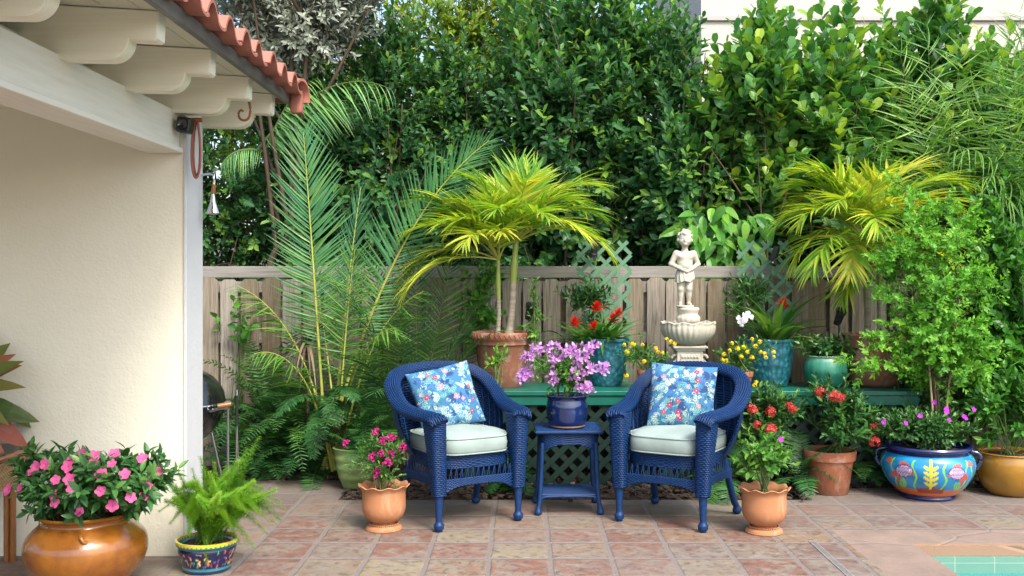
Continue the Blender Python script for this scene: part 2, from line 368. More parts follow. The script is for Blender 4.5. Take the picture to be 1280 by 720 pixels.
def pooltile():
    g = G('pale_green_pool_tiles'); sp = g.n('ShaderNodeSeparateXYZ'); g.l(g.obj(), sp.inputs[0])
    ar = g.n('ShaderNodeNewGeometry'); sn = g.n('ShaderNodeSeparateXYZ'); g.l(ar.outputs['Normal'], sn.inputs[0])
    side = g.math('GREATER_THAN', g.math('ABSOLUTE', sn.outputs[0]), .5)
    u = g.math('ADD', g.math('MULTIPLY', sp.outputs[0], g.math('SUBTRACT', 1, side)), g.math('MULTIPLY', sp.outputs[1], side))
    fx = g.math('FRACT', g.math('ADD', g.math('DIVIDE', u, .215), .1)); fz = g.math('FRACT', g.math('ADD', g.math('DIVIDE', sp.outputs[2], .062), .45))
    k = g.math('MULTIPLY', g.ramp(fx, [(.01, 0.), (.025, 1.)]), g.ramp(fz, [(.03, 0.), (.08, 1.)]))
    g.base(g.mix(k, (.34, .42, .36), g.mix(g.noise(9), (.105, .25, .19), (.14, .28, .22)))); g.set(.2, 0, .5); g.bump(k, .3, .003); return g.m
M['pooltile'] = pooltile()
M['poolshell'] = simple('pool_plaster', (.10, .50, .48), (.08, .44, .42), .7, 3, .1)
M['drain'] = simple('pale_plastic_drain', (.30, .285, .27), (.22, .21, .20), .5, 10, .1)
M['slot'] = simple('drain_slot', (.04, .04, .04), None, .8, 10, 0)
def siding():
    g = G('neighbour_siding'); sp = g.n('ShaderNodeSeparateXYZ'); g.l(g.obj(), sp.inputs[0])
    g.base(g.mix(g.noise(2), (.42, .41, .39), (.37, .36, .34))); g.set(.7, 0, .2); return g.m
M['siding'] = siding()
M['neighbour'] = stucco('neighbour_cream_render', (.50, .475, .42), (.46, .435, .385))
# bark, stems
M['bark'] = simple('brown_bark', (.10, .065, .04), (.05, .033, .022), .9, 10, .6, 40, stretch=(1, 1, .3))
M['paltrunk'] = simple('ringed_palm_bark', (.34, .30, .23), (.18, .155, .115), .85, 14, .6, 20, stretch=(.3, .3, 3))
M['shaft'] = simple('green_crownshaft', (.27, .33, .06), (.20, .27, .05), .4, 5, .1)
M['stem'] = simple('green_stem', (.10, .17, .04), (.07, .11, .03), .6, 8, .1)
M['yrachis'] = simple('yellow_frond_stalk', (.38, .40, .07), (.30, .33, .06), .5, 8, .1)
M['stake'] = simple('bamboo_stake', (.46, .36, .18), (.34, .25, .12), .7, 8, .2)
# leaves (dark, mid, light)
M['lf_dark'] = leafmat('dark_hedge_leaf', (.024, .095, .034), (.055, .18, .052), (.20, .38, .05), .42, .42)
M['lf_glow'] = leafmat('sunlit_hedge_leaf', (.05, .12, .018), (.15, .26, .03), (.34, .40, .045), .45, .45)  # hedge leaf with the yellow backlit sun glow put into its colour
M['lf_silver'] = leafmat('silver_leaf', (.20, .23, .17), (.31, .35, .28), (.42, .46, .40), .6, .2, trc=(1, 1, .8))
M['lf_clusia'] = leafmat('paddle_leaf', (.028, .12, .038), (.085, .25, .055), (.32, .46, .04), .34, .32)
M['lf_palm_y'] = leafmat('golden_palm_leaflet', (.06, .23, .022), (.26, .43, .035), (.58, .55, .07), .42, .42)
M['lf_palm_y2'] = leafmat('yellow_green_palm_leaflet', (.06, .23, .022), (.27, .43, .035), (.60, .54, .07), .42, .42)
M['lf_coco'] = leafmat('coconut_leaflet', (.03, .14, .06), (.075, .25, .105), (.20, .37, .09), .38, .25)
M['lf_fine'] = leafmat('bamboo_palm_leaflet', (.035, .12, .02), (.09, .24, .035), (.24, .40, .07), .42, .25)
M['lf_areca'] = leafmat('areca_leaflet', (.014, .065, .022), (.035, .12, .032), (.14, .24, .045), .4, .25)
M['lf_moringa'] = leafmat('fresh_green_leaflet', (.06, .21, .025), (.13, .37, .035), (.27, .50, .06), .5, .42)
M['lf_fern'] = leafmat('sword_fern_pinna', (.016, .075, .022), (.040, .15, .034), (.13, .28, .045), .42, .25)
M['lf_fox'] = leafmat('foxtail_needle', (.05, .17, .012), (.12, .33, .018), (.26, .46, .03), .55, .4)
M['lf_impatiens'] = leafmat('impatiens_leaf', (.018, .075, .022), (.045, .15, .036), (.12, .27, .055), .35, .2)
M['lf_boug'] = leafmat('bougainvillea_leaf', (.03, .12, .018), (.07, .22, .028), (.17, .34, .045), .4, .3)
M['lf_ixora'] = leafmat('ixora_leaf', (.018, .075, .02), (.045, .15, .03), (.14, .27, .04), .32, .2)
M['lf_vine'] = leafmat('vine_leaf', (.03, .13, .02), (.075, .26, .028), (.19, .40, .05), .4, .35)
M['lf_brom'] = leafmat('bromeliad_leaf', (.025, .10, .02), (.06, .19, .03), (.17, .30, .05), .3, .25)
M['lf_red'] = leafmat('red_edged_leaf', (.04, .085, .02), (.13, .15, .035), (.34, .07, .05), .4, .25, trc=(1.1, 1, .7))
M['lf_dry'] = leafmat('bronze_strap_leaf', (.09, .065, .045), (.17, .12, .08), (.24, .20, .11), .6, .2)
def petal(name, c, c2, tr=.35): return leafmat(name, c, tuple((a+b)/2 for a, b in zip(c, c2)), c2, .6, tr, .2, (1.05, 1.05, 1.05))
M['p_pink'] = petal('pink_petal', (.68, .06, .26), (.86, .20, .45))
M['p_magenta'] = petal('magenta_bract', (.42, .012, .16), (.70, .04, .34))
M['p_purple'] = petal('lilac_bract', (.50, .20, .55), (.76, .46, .80))
M['p_yellow'] = petal('yellow_petal', (.80, .55, .015), (.88, .74, .04))
M['p_red'] = petal('red_bract', (.48, .012, .008), (.72, .03, .012))
M['p_ixora'] = petal('coral_petal', (.36, .018, .018), (.66, .11, .09))
M['p_orange'] = petal('orange_petal', (.62, .09, .02), (.75, .17, .05))
M['p_white'] = petal('white_petal', (.70, .66, .74), (.82, .80, .84))
M['p_violet'] = petal('violet_petal', (.40, .02, .50), (.55, .05, .60))

# ------------------------------------------------------------------ leaf templates (x side, y along, z up), one array of quads each
def leaf_tpl(W=.4, segs=4, peak=.5, fold=.18, droop=.15, minw=.03, tipw=.02):
    t = np.linspace(0, 1, segs+1)
    p = np.where(t < peak, np.sin(np.pi/2*(t/peak))**.8, np.cos(np.pi/2*((t-peak)/(1-peak)))**.8)
    wd = W/2*np.maximum(p, minw); wd[-1] = W/2*tipw; wd[0] = W/2*minw*2
    z = -droop*t*t
    V = np.stack([np.stack([-wd, t, z+fold*wd*2], -1), np.stack([0*t, t, z], -1), np.stack([wd, t, z+fold*wd*2], -1)], 1).reshape(-1, 3)
    Q = []
    for i in range(segs):
        for k in (0, 1): Q.append([i*3+k, i*3+k+1, (i+1)*3+k+1, (i+1)*3+k])
    return V, [np.array(Q)]
def blade_tpl(W=.05, segs=4, droop=.3, fold=.25, taper=.6):
    t = np.linspace(0, 1, segs+1); wd = W/2*np.minimum(1, (1-t)/taper+.02)*np.minimum(1, .35+t*6)
    z = -droop*t*t
    y = t*(1-.18*droop*t)
    V = np.stack([np.stack([-wd, y, z+fold*wd], -1), np.stack([0*t, y, z-fold*wd*0], -1), np.stack([wd, y, z+fold*wd], -1)], 1).reshape(-1, 3)
    Q = [[i*3+k, i*3+k+1, (i+1)*3+k+1, (i+1)*3+k] for i in range(segs) for k in (0, 1)]
    return V, [np.array(Q)]
T_oval = leaf_tpl(.45, 3, .5, .15, .12); T_lance = leaf_tpl(.30, 4, .42, .2, .25); T_paddle = leaf_tpl(.62, 4, .68, .12, .05, .05, .45)
T_broad = leaf_tpl(.52, 5, .35, .18, .35); T_round = leaf_tpl(.75, 3, .5, .1, .05, .1, .2); T_small = leaf_tpl(.5, 2, .5, .12, .05)
T_strap = blade_tpl(.09, 6, .7, .3, .5)

def rand_dirs(n, r=rng): return nrm(r.normal(size=(n, 3)))
def shoots(mb, start, d, L, K, tpl, ls, ang=60, lean=.25, pairs=False, tipbias=.35, tint0=.3, tvar=.25, r=rng, stem=None, sr=.0025, first=.15, jit=.25, grow=0):
    """S shoots, K leaves on each; start,d (S,3), L (S,)"""
    S = len(start); d = nrm(d); L = np.broadcast_to(np.asarray(L, float), (S,))
    perp = nrm(np.cross(d, rand_dirs(S, r))); perp2 = np.cross(d, perp); bend = perp*r.uniform(-.3, .3, (S, 1))+A(0, 0, lean)
    t = np.linspace(first, 1, K)[None, :, None]
    P = start[:, None]+L[:, None, None]*(t*d[:, None]+t*t*.5*bend[:, None])
    Tn = nrm(d[:, None]+t*bend[:, None])
    k = np.arange(K)
    if pairs: phi = (k//2)*(np.pi/2)+(k % 2)*np.pi
    else: phi = k*2.4
    phi = phi[None, :, None]+r.uniform(0, 6.28, (S, 1, 1))+r.normal(0, jit, (S, K, 1))
    side = np.cos(phi)*perp[:, None]+np.sin(phi)*perp2[:, None]
    a = R(ang)*(1-.45*t)*r.uniform(.8, 1.2, (S, K, 1))
    D = Tn*np.cos(a)+side*np.sin(a)+r.normal(0, .08, (S, K, 3))
    U = Tn*np.sin(a)-side*np.cos(a)*.6+A(0, 0, .5)+r.normal(0, .15, (S, K, 3))
    ti = np.clip(tint0+r.normal(0, tvar*.5, (S, K))+r.normal(0, tvar*.6, (S, 1))+tipbias*np.maximum(0, t[..., 0]-.6)/.4*r.uniform(0, 1, (S, 1))**2, 0, 1)
    sc = ls*r.uniform(.7, 1.15, (S, K))*(1-.35*np.abs(t[..., 0]-.55)*(1 if not grow else 0))
    mb.inst(tpl, P.reshape(-1, 3), D.reshape(-1, 3), U.reshape(-1, 3), sc.ravel(), ti.ravel())
    if stem is not None:
        tt = np.linspace(0, 1, 4)[None, :, None]
        Q = start[:, None]+L[:, None, None]*(tt*d[:, None]+tt*tt*.5*bend[:, None])
        ax = perp[:, None]; ay = perp2[:, None]
        V = np.stack([Q+ax*sr, Q-ax*sr*.5+ay*sr*.87, Q-ax*sr*.5-ay*sr*.87], 2).reshape(S, 12, 3)
        fq = np.array([[i*3+k, i*3+(k+1) % 3, (i+1)*3+(k+1) % 3, (i+1)*3+k] for i in range(3) for k in range(3)])
        stem.add(V.reshape(-1, 3), (fq[None]+(np.arange(S)*12)[:, None, None]).reshape(-1, 4))
    return P[:, -1]

def lumps(C, rad, n, r, nl=14, core=.35, zpow=1):
    """points through an uneven crown: nl overlapping lobes inside the ellipsoid"""
    lc = rand_dirs(nl, r)*r.uniform(.25, .78, (nl, 1))*rad; lr = r.uniform(.26, .5, nl)
    i = r.integers(0, nl, n); u = rand_dirs(n, r)*(r.uniform(core, 1, (n, 1))**.6)
    p = lc[i]+u*lr[i][:, None]*rad
    out = nrm(u*.8+p/np.asarray(rad)*.9)
    return p+C, out

def tree(name, label, cat, base, C, rad, mats, tpl, ls, S, K, L, group=None, trunk_r=.05, seed=0, limbs=9, up=.35, nl=16, ntrunk=1, **kw):
    """trunk with limbs, crown of leafy shoots. C = crown centre in world, base = foot"""
    r = np.random.default_rng(seed); t = thing(name, label, cat, base, 0, group)
    base = np.array(base, float); Cl = np.array(C, float)-base; rad = np.array(rad, float)
    tb = MB(); nodes = []
    for k in range(ntrunk):
        off = A(*(r.normal(0, .09, 2) if ntrunk > 1 else (0, 0)), 0)
        top = Cl+A(*(r.normal(0, .25, 2)*rad[:2]), .35*rad[2])
        P = catmull([off, off*1.4+A(r.normal(0, .04), r.normal(0, .04), Cl[2]*.4), (off+top)/2+A(r.normal(0, .06), r.normal(0, .06), 0), top], 14)
        tb.tube(P, np.linspace(trunk_r, trunk_r*.3, 14)/ntrunk**.4, 7); nodes += [P[6], P[8], P[10], P[12]]
    for k in range(limbs):
        n0 = nodes[k % len(nodes)]; e = Cl+rand_dirs(1, r)[0]*rad*.75; e[2] = max(e[2], n0[2]*.8)
        tb.tube(catmull([n0, (n0+e)/2+A(0, 0, -.05)+r.normal(0, .05, 3), e], 7), np.linspace(trunk_r*.36, trunk_r*.12, 7), 5)
    tb.build('trunk', M['bark'], t, smooth=True)
    p, out = lumps(Cl, rad, S, r, nl)
    mb = MB(); st = MB()
    shoots(mb, p-out*L*.5, out+A(0, 0, up), L*r.uniform(.7, 1.2, S), K, tpl, ls, r=r, stem=st, **kw)
    mb.build('crown', mats, t); st.build('twigs', M['bark'], t)
    return t

# ------------------------------------------------------------------ palm fronds
def frond(mb, rb, base, d0, L, droop, nl, ll, lw_tpl, a0=70, a1=25, vee=.35, r=rng, tint0=.5, tvar=.2, bare=.18, prof=None, rr=.008, twist=0, sag=.15, roll=0, jit=.05):
    m = 24; s = np.linspace(0, 1, m); d = nrm(np.asarray(d0, float)); P = [np.asarray(base, float)]; D = [d]
    ds = L/(m-1)
    for i in range(1, m):
        d = nrm(d+A(0, 0, -1)*droop*ds/L*(.4+1.8*s[i])*(1.0)); P.append(P[-1]+d*ds); D.append(d)
    P = np.array(P); D = np.array(D)
    rb.tube(P, np.linspace(rr, rr*.15, m), 5)
    side0 = nrm(np.cross(d0, A(0, 0, 1))+1e-4) if abs(nrm(np.asarray(d0, float))[2]) < .98 else A(1, 0, 0)
    if roll:
        side0 = nrm(side0*math.cos(roll)+np.cross(side0, nrm(np.asarray(d0, float)))*math.sin(roll))
    t = np.linspace(bare, .995, nl)
    for sg in (-1, 1):
        tt = np.clip(t+r.normal(0, .004+(jit-.05)*.12, nl), 0, 1); Pi = np.stack([np.interp(tt, s, P[:, k]) for k in range(3)], -1); Ti = nrm(np.stack([np.interp(tt, s, D[:, k]) for k in range(3)], -1))
        sd_ = nrm(side0-Ti*np.sum(side0*Ti, -1, keepdims=True)); upv = np.cross(sd_, Ti); upv *= np.where(upv[:, 2:3] < 0, 1, 1)
        q = (tt-bare)/(1-bare); an = (R(a0)*(1-q)+R(a1)*q)[:, None]
        up2 = upv if np.mean(upv[:, 2]) >= -.2 else -upv
        dd = Ti*np.cos(an)+sg*sd_*np.sin(an)*math.cos(vee)+up2*np.sin(an)*math.sin(vee)+r.normal(0, jit, (nl, 3))-A(0, 0, sag)
        pl = prof(q) if prof else (np.sin(np.pi*np.clip(.15+.8*q, 0, 1))**.6)
        mb.inst(lw_tpl, Pi, dd, up2+r.normal(0, .12, (nl, 3)), ll*pl*r.uniform(.85, 1.1, nl), np.clip(tint0+r.normal(0, tvar, nl), 0, 1))
    return P

def ribbon_tpl(W=.035, droop=.3, segs=5): return blade_tpl(W, segs, droop, .35, .75)
# ------------------------------------------------------------------ pots
def pot_mesh(prof, mat, parent, th=.018, n=56, mod=None, name='pot', foot=True, col=None):
    prof = np.array(prof, float)
    inner = prof[::-1].copy(); inner[:, 0] -= th; inner = inner[inner[:, 1] > prof[-1, 1]*.55]
    full = np.concatenate([[[.001, prof[0, 1]]], prof, [[prof[-1, 0]-th*.3, prof[-1, 1]+th*.3], [prof[-1, 0]-th*.8, prof[-1, 1]+th*.15]], inner])
    b = MB(); b.lathe(full, n, mod, col=col); o = b.build(name, mat, parent, smooth=True); return sharp(o, 50)
def soil_disc(r, z, parent, mat='potsoil'):
    b = MB(); b.lathe([(0.001, z+.012), (r*.5, z+.008), (r, z)], 24, lambda R_, Z, a: (R_, Z+.006*np.sin(a*5+R_*60))); return b.build('soil', M[mat], parent, smooth=True)
def sprof(pts, n=22):
    return catmull([(a, b, 0) for a, b in pts], n)[:, :2]
def stems(parent, pts_from, pts_to, r0=.004, mat='stem', r=rng):
    b = MB()
    for a, c in zip(pts_from, pts_to):
        a, c = np.asarray(a, float), np.asarray(c, float)
        b.tube(catmull([a, (a+c)/2+r.normal(0, .012, 3), c], 6), np.linspace(r0, r0*.5, 6), 5)
    return b.build('stems', M[mat], parent)
def bush(parent, C, rad, mat, tpl, ls, S, K, L, r=None, up=.5, name='foliage', nl=12, stem='stem', base=None, **kw):
    r = r or rng; C = np.array(C, float); rad = np.array(rad, float)
    p, out = lumps(C, rad, S, r, nl, .45); st = MB(); mb = MB()
    base = np.array(base if base is not None else C-A(0, 0, rad[2]), float)
    shoots(mb, p-out*L*.6, out+A(0, 0, up), L*r.uniform(.7, 1.2, S), K, tpl, ls, r=r, stem=st, **kw)
    for k in range(10):
        i = r.integers(0, S); q = base+A(*r.normal(0, rad[0]*.12, 2), 0); st.tube(catmull([q, (q+p[i])/2+r.normal(0, .01, 3), p[i]], 5), np.linspace(.005, .002, 5), 5)
    mb.build(name, M[mat], parent); st.build('stems', M[stem], parent)
    return p, out

def flower_mesh(kind, mat, center=None, r=None):
    """mesh data for one blossom, facing +z"""
    r = r or rng; b = MB()
    if kind == 'five':
        tp = leaf_tpl(.95, 3, .62, .04, -.1, .1, .4); a = np.arange(5)*2*np.pi/5
        D = np.stack([np.cos(a), np.sin(a), .18+0*a], -1); b.inst(tp, D*.08, D, np.tile(A(0, 0, 1), (5, 1)), .95, .3+.5*r.random(5))
    elif kind == 'boug':      # heap of three-bract heads
        tp = leaf_tpl(.62, 3, .42, .1, -.25, .06, .02); n = 13
        c = rand_dirs(n, r)*r.uniform(.35, .75, (n, 1)); c[:, 2] = np.abs(c[:, 2])*.8
        for k in range(n):
            ax = nrm(c[k]+A(0, 0, .3)+r.normal(0, .3, 3)); p1 = nrm(np.cross(ax, rand_dirs(1, r)[0])); p2 = np.cross(ax, p1); a = np.arange(3)*2.094+r.random()*6
            D = p1*np.cos(a)[:, None]+p2*np.sin(a)[:, None]+ax*.75
            b.inst(tp, np.tile(c[k], (3, 1)), D, np.tile(ax, (3, 1)), .55, np.clip(.5+r.normal(0, .3, 3), 0, 1))
    elif kind == 'ball':      # rounded head of small four-petal florets
        n = 22; c = rand_dirs(n, r)*r.uniform(.7, 1.25, (n, 1)); c[:, 2] = np.abs(c[:, 2])
        tp = leaf_tpl(.6, 2, .55, .05, 0, .1, .2)
        for k in range(n):
            ax = c[k]; p1 = nrm(np.cross(ax, A(.3, .2, .9))); p2 = np.cross(ax, p1); a = np.arange(4)*1.571+r.random()*6
            D = p1*np.cos(a)[:, None]+p2*np.sin(a)[:, None]+ax*.3
            b.inst(tp, np.tile(c[k]*.75, (4, 1)), D, np.tile(ax, (4, 1)), .46, np.clip(.5+r.normal(0, .4), 0, 1))
    elif kind == 'brom':      # upright red bract spike
        tp = leaf_tpl(.26, 4, .4, .3, -.1, .05, .02)
        for lv in range(6):
            n = 5; a = np.arange(n)*2*np.pi/n+lv*.7; up = .35+lv*.35
            D = np.stack([np.cos(a), np.sin(a), up+0*a], -1); b.inst(tp, np.tile(A(0, 0, lv*.13), (n, 1)), D, np.stack([-np.cos(a)*.6, -np.sin(a)*.6, 1+0*a], -1), .8-.07*lv, .2+.12*lv)
    elif kind == 'orchid':
        tp = leaf_tpl(.8, 3, .5, .05, -.05, .1, .15)
        for a, s_ in ((1.571, .8), (3.67, .8), (5.76, .8), (.15, 1.), (2.99, 1.)):
            D = A([math.cos(a), math.sin(a), .1]); b.inst(tp, D*.05, D, A([0, 0, 1]), s_, .6)
    me = b.build('flower', mat).data; o = bpy.data.objects[bpy.data.objects.find(me.name)] if False else None
    for ob in [x for x in COL.objects if x.data == me]: bpy.data.objects.remove(ob)
    return me
def put_flowers(parent, meshes, pts, nrmls, size, name='flower', r=None, label=None):
    r = r or rng
    for k, (p, n_) in enumerate(zip(pts, nrmls)):
        o = bpy.data.objects.new(name, meshes[k % len(meshes)]); COL.objects.link(o); o.parent = parent
        o.location = p; q = Vector(n_).to_track_quat('Z', 'Y'); o.rotation_euler = (q @ Matrix.Rotation(r.uniform(0, 6.28), 3, 'Z').to_quaternion()).to_euler()
        s_ = size*r.uniform(.85, 1.15); o.scale = (s_, s_, s_)
        if label: o['label'] = label
# ================================================================== SETTING
def sheet(name, rects, z, mat, th=0):
    b = MB()
    for (x0, x1, y0, y1) in rects:
        nx, ny = max(1, int((x1-x0)/2)), max(1, int((y1-y0)/2))
        if th: b.box(x0, x1, y0, y1, z-th, z)
        else: b.add(A([x0, y0, z], [x1, y0, z], [x1, y1, z], [x0, y1, z]), np.array([[0, 1, 2, 3]]))
    return struct(b.build(name, mat))
sheet('ground', [(-80, 2.145, -60, 90), (2.145, 7.0, 5.62, 90), (2.145, 7.0, -60, -2), (7.0, 80, -60, 90)], -.045, M['soil'])
sheet('patio', [(-8, -1.2, -3, 7.41), (-1.2, 1.9, -3, 6.75), (1.9, 2.14, -3, 7.13), (2.14, 9, 5.6, 7.13), (7.0, 9, -3, 5.6)], 0, M['patio'], .056)
# planting bed: uneven soil up to the fence
xs, ys = np.linspace(-5.0, 7.0, 210), np.linspace(6.72, 12.2, 110); GX, GY = np.meshgrid(xs, ys, indexing='ij')
GZ = -.022+.02*np.sin(GX*9+np.sin(GY*7))*np.sin(GY*11)+rng.normal(0, .006, GX.shape)-.04*(((GX < -1.13) & (GY < 7.5)) | ((GX > 1.83) & (GY < 7.22)) | (GY < 6.82))
b = MB(); n1, n2 = GX.shape; i = np.arange(n1-1)[:, None]; j = np.arange(n2-1)[None]
b.add(np.stack([GX, GY, GZ], -1).reshape(-1, 3), np.stack([i*n2+j, (i+1)*n2+j, (i+1)*n2+j+1, i*n2+j+1], -1).reshape(-1, 4))
struct(b.build('planting_bed', M['soil'], smooth=True))
# mulch chips
b = MB(); N = 5200; px_ = rng.uniform(-2.4, 4.2, N); py_ = rng.uniform(6.76, 7.9, N); ok = ~(((px_ < -1.2) & (py_ < 7.42)) | ((px_ > 1.9) & (py_ < 7.15))); px_, py_ = px_[ok], py_[ok]
ed = rng.random(len(px_)) < .03; py_ = np.where(ed & (px_ > -1.2) & (px_ < 1.9), py_-.09, py_)
zz = np.where((py_ < 6.75), .006, .0)
tp = (A([-.5, 0, 0], [.5, 0, 0], [.4, 1, .1], [-.45, 1, .05], [-.3, .1, .25], [.3, .2, .25], [.3, .9, .25], [-.3, .8, .3]), [np.array([[4, 5, 6, 7], [0, 1, 5, 4], [1, 2, 6, 5], [2, 3, 7, 6], [3, 0, 4, 7]])])
dd = rand_dirs(len(px_)); dd[:, 2] *= .35
b.inst(tp, np.stack([px_, py_, zz+rng.uniform(-.005, .02, len(px_))], -1), dd, np.tile(A(0, 0, 1), (len(px_), 1)), rng.uniform(.015, .045, len(px_)))
tag(b.build('bark_mulch', M['mulch']), 'dark shredded bark mulch spread under the bench and plants', 'mulch', kind='stuff')
# fallen leaf litter at the edge of the beds
b = MB(); N = 260; q = np.stack([rng.uniform(1.9, 4.2, N), rng.normal(7.12, .07, N), np.full(N, .012)], -1); q2 = np.stack([rng.uniform(-2.2, -1.3, N//3), rng.normal(7.42, .06, N//3), np.full(N//3, .012)], -1); q = np.concatenate([q, q2])
dd = rand_dirs(len(q)); dd[:, 2] *= .25; b.inst(T_lance, q, dd, np.tile(A(0, 0, 1), (len(q), 1)), rng.uniform(.02, .06, len(q)), rng.random(len(q)))
tag(b.build('leaf_litter', M['lf_dry']), 'dry brown fallen leaves along the edge of the planting bed', 'leaf litter', kind='stuff')

# pool: shell, tile band, water
b = MB()
b.add(A([2.16, 5.58, -1.4], [7, 5.58, -1.4], [7, -2, -1.4], [2.16, -2, -1.4]), [[0, 3, 2, 1]])
for (p, q) in (((2.16, 5.58), (7, 5.58)), ((7, 5.58), (7, -2)), ((7, -2), (2.16, -2)), ((2.16, -2), (2.16, 5.58))):
    b.add(A([*p, -1.4], [*q, -1.4], [*q, -.21], [*p, -.21]), [[0, 1, 2, 3]])
struct(b.build('pool_shell', M['poolshell']))
b = MB()
b.box(2.15, 7, 5.58, 5.60, -.21, -.057); b.box(2.145, 2.158, -2, 5.58, -.21, -.057)
struct(b.build('pool_waterline_tiles', M['pooltile']))
b = MB(); xs = np.linspace(2.16, 7, 60); ys = np.linspace(-2, 5.58, 90); GX, GY = np.meshgrid(xs, ys, indexing='ij'); n1, n2 = GX.shape; i = np.arange(n1-1)[:, None]; j = np.arange(n2-1)[None]
b.add(np.stack([GX, GY, -.145+.0025*np.sin(GX*9+GY*4)], -1).reshape(-1, 3), np.stack([i*n2+j, (i+1)*n2+j, (i+1)*n2+j+1, i*n2+j+1], -1).reshape(-1, 4))
struct(b.build('pool_water', M['water'], smooth=True))
# channel drain
t = thing('channel_drain', 'narrow pale slotted drain strip let into the patio tiles by the pool', 'drain', (1.6, 4.5, 0))
b = MB(); b.box(-.018, .018, -1.9, 1.185, -.004, .005, bev=.0015); b.build('frame', M['drain'], t)
b = MB()
for k in range(150): b.box(-.013, .013, -1.88+k*.0204, -1.874+k*.0204, .004, .0062)
b.build('slots', M['slot'], t)['kind'] = 'stuff'

# ================================================================== HOUSE CORNER
h = thing('porch_house', 'cream stucco porch corner with scrolled rafter tails and terracotta tiled roof', 'house', (-1.9, 5.5, 0))
hx, hy = 1.9, -5.5       # world -> local shift
def HB(name, mat, boxes, bev=0, smooth=False):
    b = MB()
    for q in boxes: b.box(q[0]+hx, q[1]+hx, q[2]+hy, q[3]+hy, q[4], q[5], bev=bev)
    o = b.build(name, mat, h); return o
HB('wall', M['stucco'], [(-6.5, -1.757, 5.39, 5.66, 0, 2.56)])
HB('wall_end_skin', M['stucco_skylit'], [(-1.768, -1.750, 5.383, 5.664, 0, 2.30)], .005)  # thin sheet over the wall end that carries the painted skylight
HB('wall_trim', M['rafter'], [(-6.4, -1.94, 5.36, 5.388, 2.345, 2.378)], .004)
HB('beam', M['beam'], [(-1.93, -1.785, 1.6, 5.386, 2.135, 2.32)], .005)
HB('beam_ledge', M['beam'], [(-1.95, -1.765, 1.6, 5.384, 2.105, 2.132)], .004)
HB('porch_ceiling', M['stucco'], [(-6.4, -1.94, 1.6, 5.355, 2.38, 2.40)])
# scrolled rafters (profile in the plane of the picture, real thickness in depth)
def rafter_mesh():
    zt = lambda x: 2.486-(x+1.40)*.06+.0
    up = [(-1.40, zt(-1.40)), (-6.0, zt(-1.40)+.0+.27)]
    low = [(-1.405, 2.38), (-1.415, 2.372), (-1.508, 2.378)]
    arc = [(-1.508-.004+.0*math.cos(a), 2.378) for a in (0,)]
    cx, cz, rr = -1.60, 2.385, .085
    arc = [(cx+rr*math.cos(a), cz-.003+rr*math.sin(a)) for a in np.linspace(-.05, -math.pi/2, 9)]
    bot = [(-1.72, 2.299), (-6.0, 2.299+.25)]
    prof = up[::-1]+low+arc+bot
    b = MB(); n = len(prof); th = .088
    V = [[x+hx, -th/2, z] for x, z in prof]+[[x+hx, th/2, z] for x, z in prof]
    Q = [[k, (k+1) % n, n+(k+1) % n, n+k] for k in range(n)]
    bm = bmesh.new(); vv = [bm.verts.new(p) for p in V]
    for q in Q: bm.faces.new([vv[i] for i in q])
    bm.faces.new([vv[i] for i in range(n)]); bm.faces.new([vv[i] for i in range(n, 2*n)][::-1])
    bmesh.ops.recalc_face_normals(bm, faces=bm.faces[:])
    bmesh.ops.bevel(bm, geom=[e for e in bm.edges if abs(e.verts[0].co.y-e.verts[1].co.y) < 1e-6], offset=.004, segments=2, affect='EDGES')
    me = bpy.data.meshes.new('rafter'); bm.to_mesh(me); bm.free(); me.materials.append(M['rafter']); return me
rm = rafter_mesh()
for Y in (2.70, 3.35, 4.02, 4.69, 5.33, 5.82):
    o = bpy.data.objects.new('rafter', rm); COL.objects.link(o); o.parent = h; o.location = (0, Y+hy, 0)
# roof deck (soffit boards below), metal drip edge, barrel tiles
def slab(name, mat, x0, x1, y0, y1, zf, th):
    b = MB(); V = A([x0+hx, y0+hy, zf(x0)], [x1+hx, y0+hy, zf(x1)], [x1+hx, y1+hy, zf(x1)], [x0+hx, y1+hy, zf(x0)]); W = V+A(0, 0, th)
    b.add(np.concatenate([V, W]), [[0, 3, 2, 1], [4, 5, 6, 7], [0, 1, 5, 4], [1, 2, 6, 5], [2, 3, 7, 6], [3, 0, 4, 7]]); return b.build(name, mat, h)
rz_ = lambda x: 2.4885-(x+1.40)*.06
slab('soffit', M['soffit'], -6, -1.365, 1.6, 5.93, rz_, .02)
HB('drip_edge', M['drip'], [(-1.362, -1.335, 1.6, 5.935, 2.455, 2.515)], .002)
tile_prof = []
for k in range(23):
    u = k/22
    zt_ = .072*math.sin(math.pi*min(1, u/.62))**.8 if u < .62 else -.012*math.sin(math.pi*(u-.62)/.38)
    tile_prof.append((u*.262, zt_))
def tile_mesh():
    b = MB(); L = .42; th = .014; pr = np.array(tile_prof); n = len(pr)
    T = np.gradient(pr, axis=0); Nn = nrm(np.stack([-T[:, 1], T[:, 0]], -1)); lo = pr-Nn*th
    V = []
    for x, z0 in ((0, 0), (-L, .03)):
        for P in (pr, lo): V += [[x, p[0], p[1]+z0] for p in P]
    Q = []
    for k in range(n-1):
        Q += [[k, k+1, 2*n+k+1, 2*n+k], [n+k+1, n+k, 3*n+k, 3*n+k+1], [k+1, k, n+k, n+k+1], [2*n+k, 2*n+k+1, 3*n+k+1, 3*n+k]]
    Q += [[0, 2*n, 3*n, n], [n-1, 2*n-1, 4*n-1, 3*n-1]]
    b.add(V, Q); o = b.build('roof_tile', M['rooftile'], h); sharp(o, 40); return o
tm = tile_mesh(); first = True
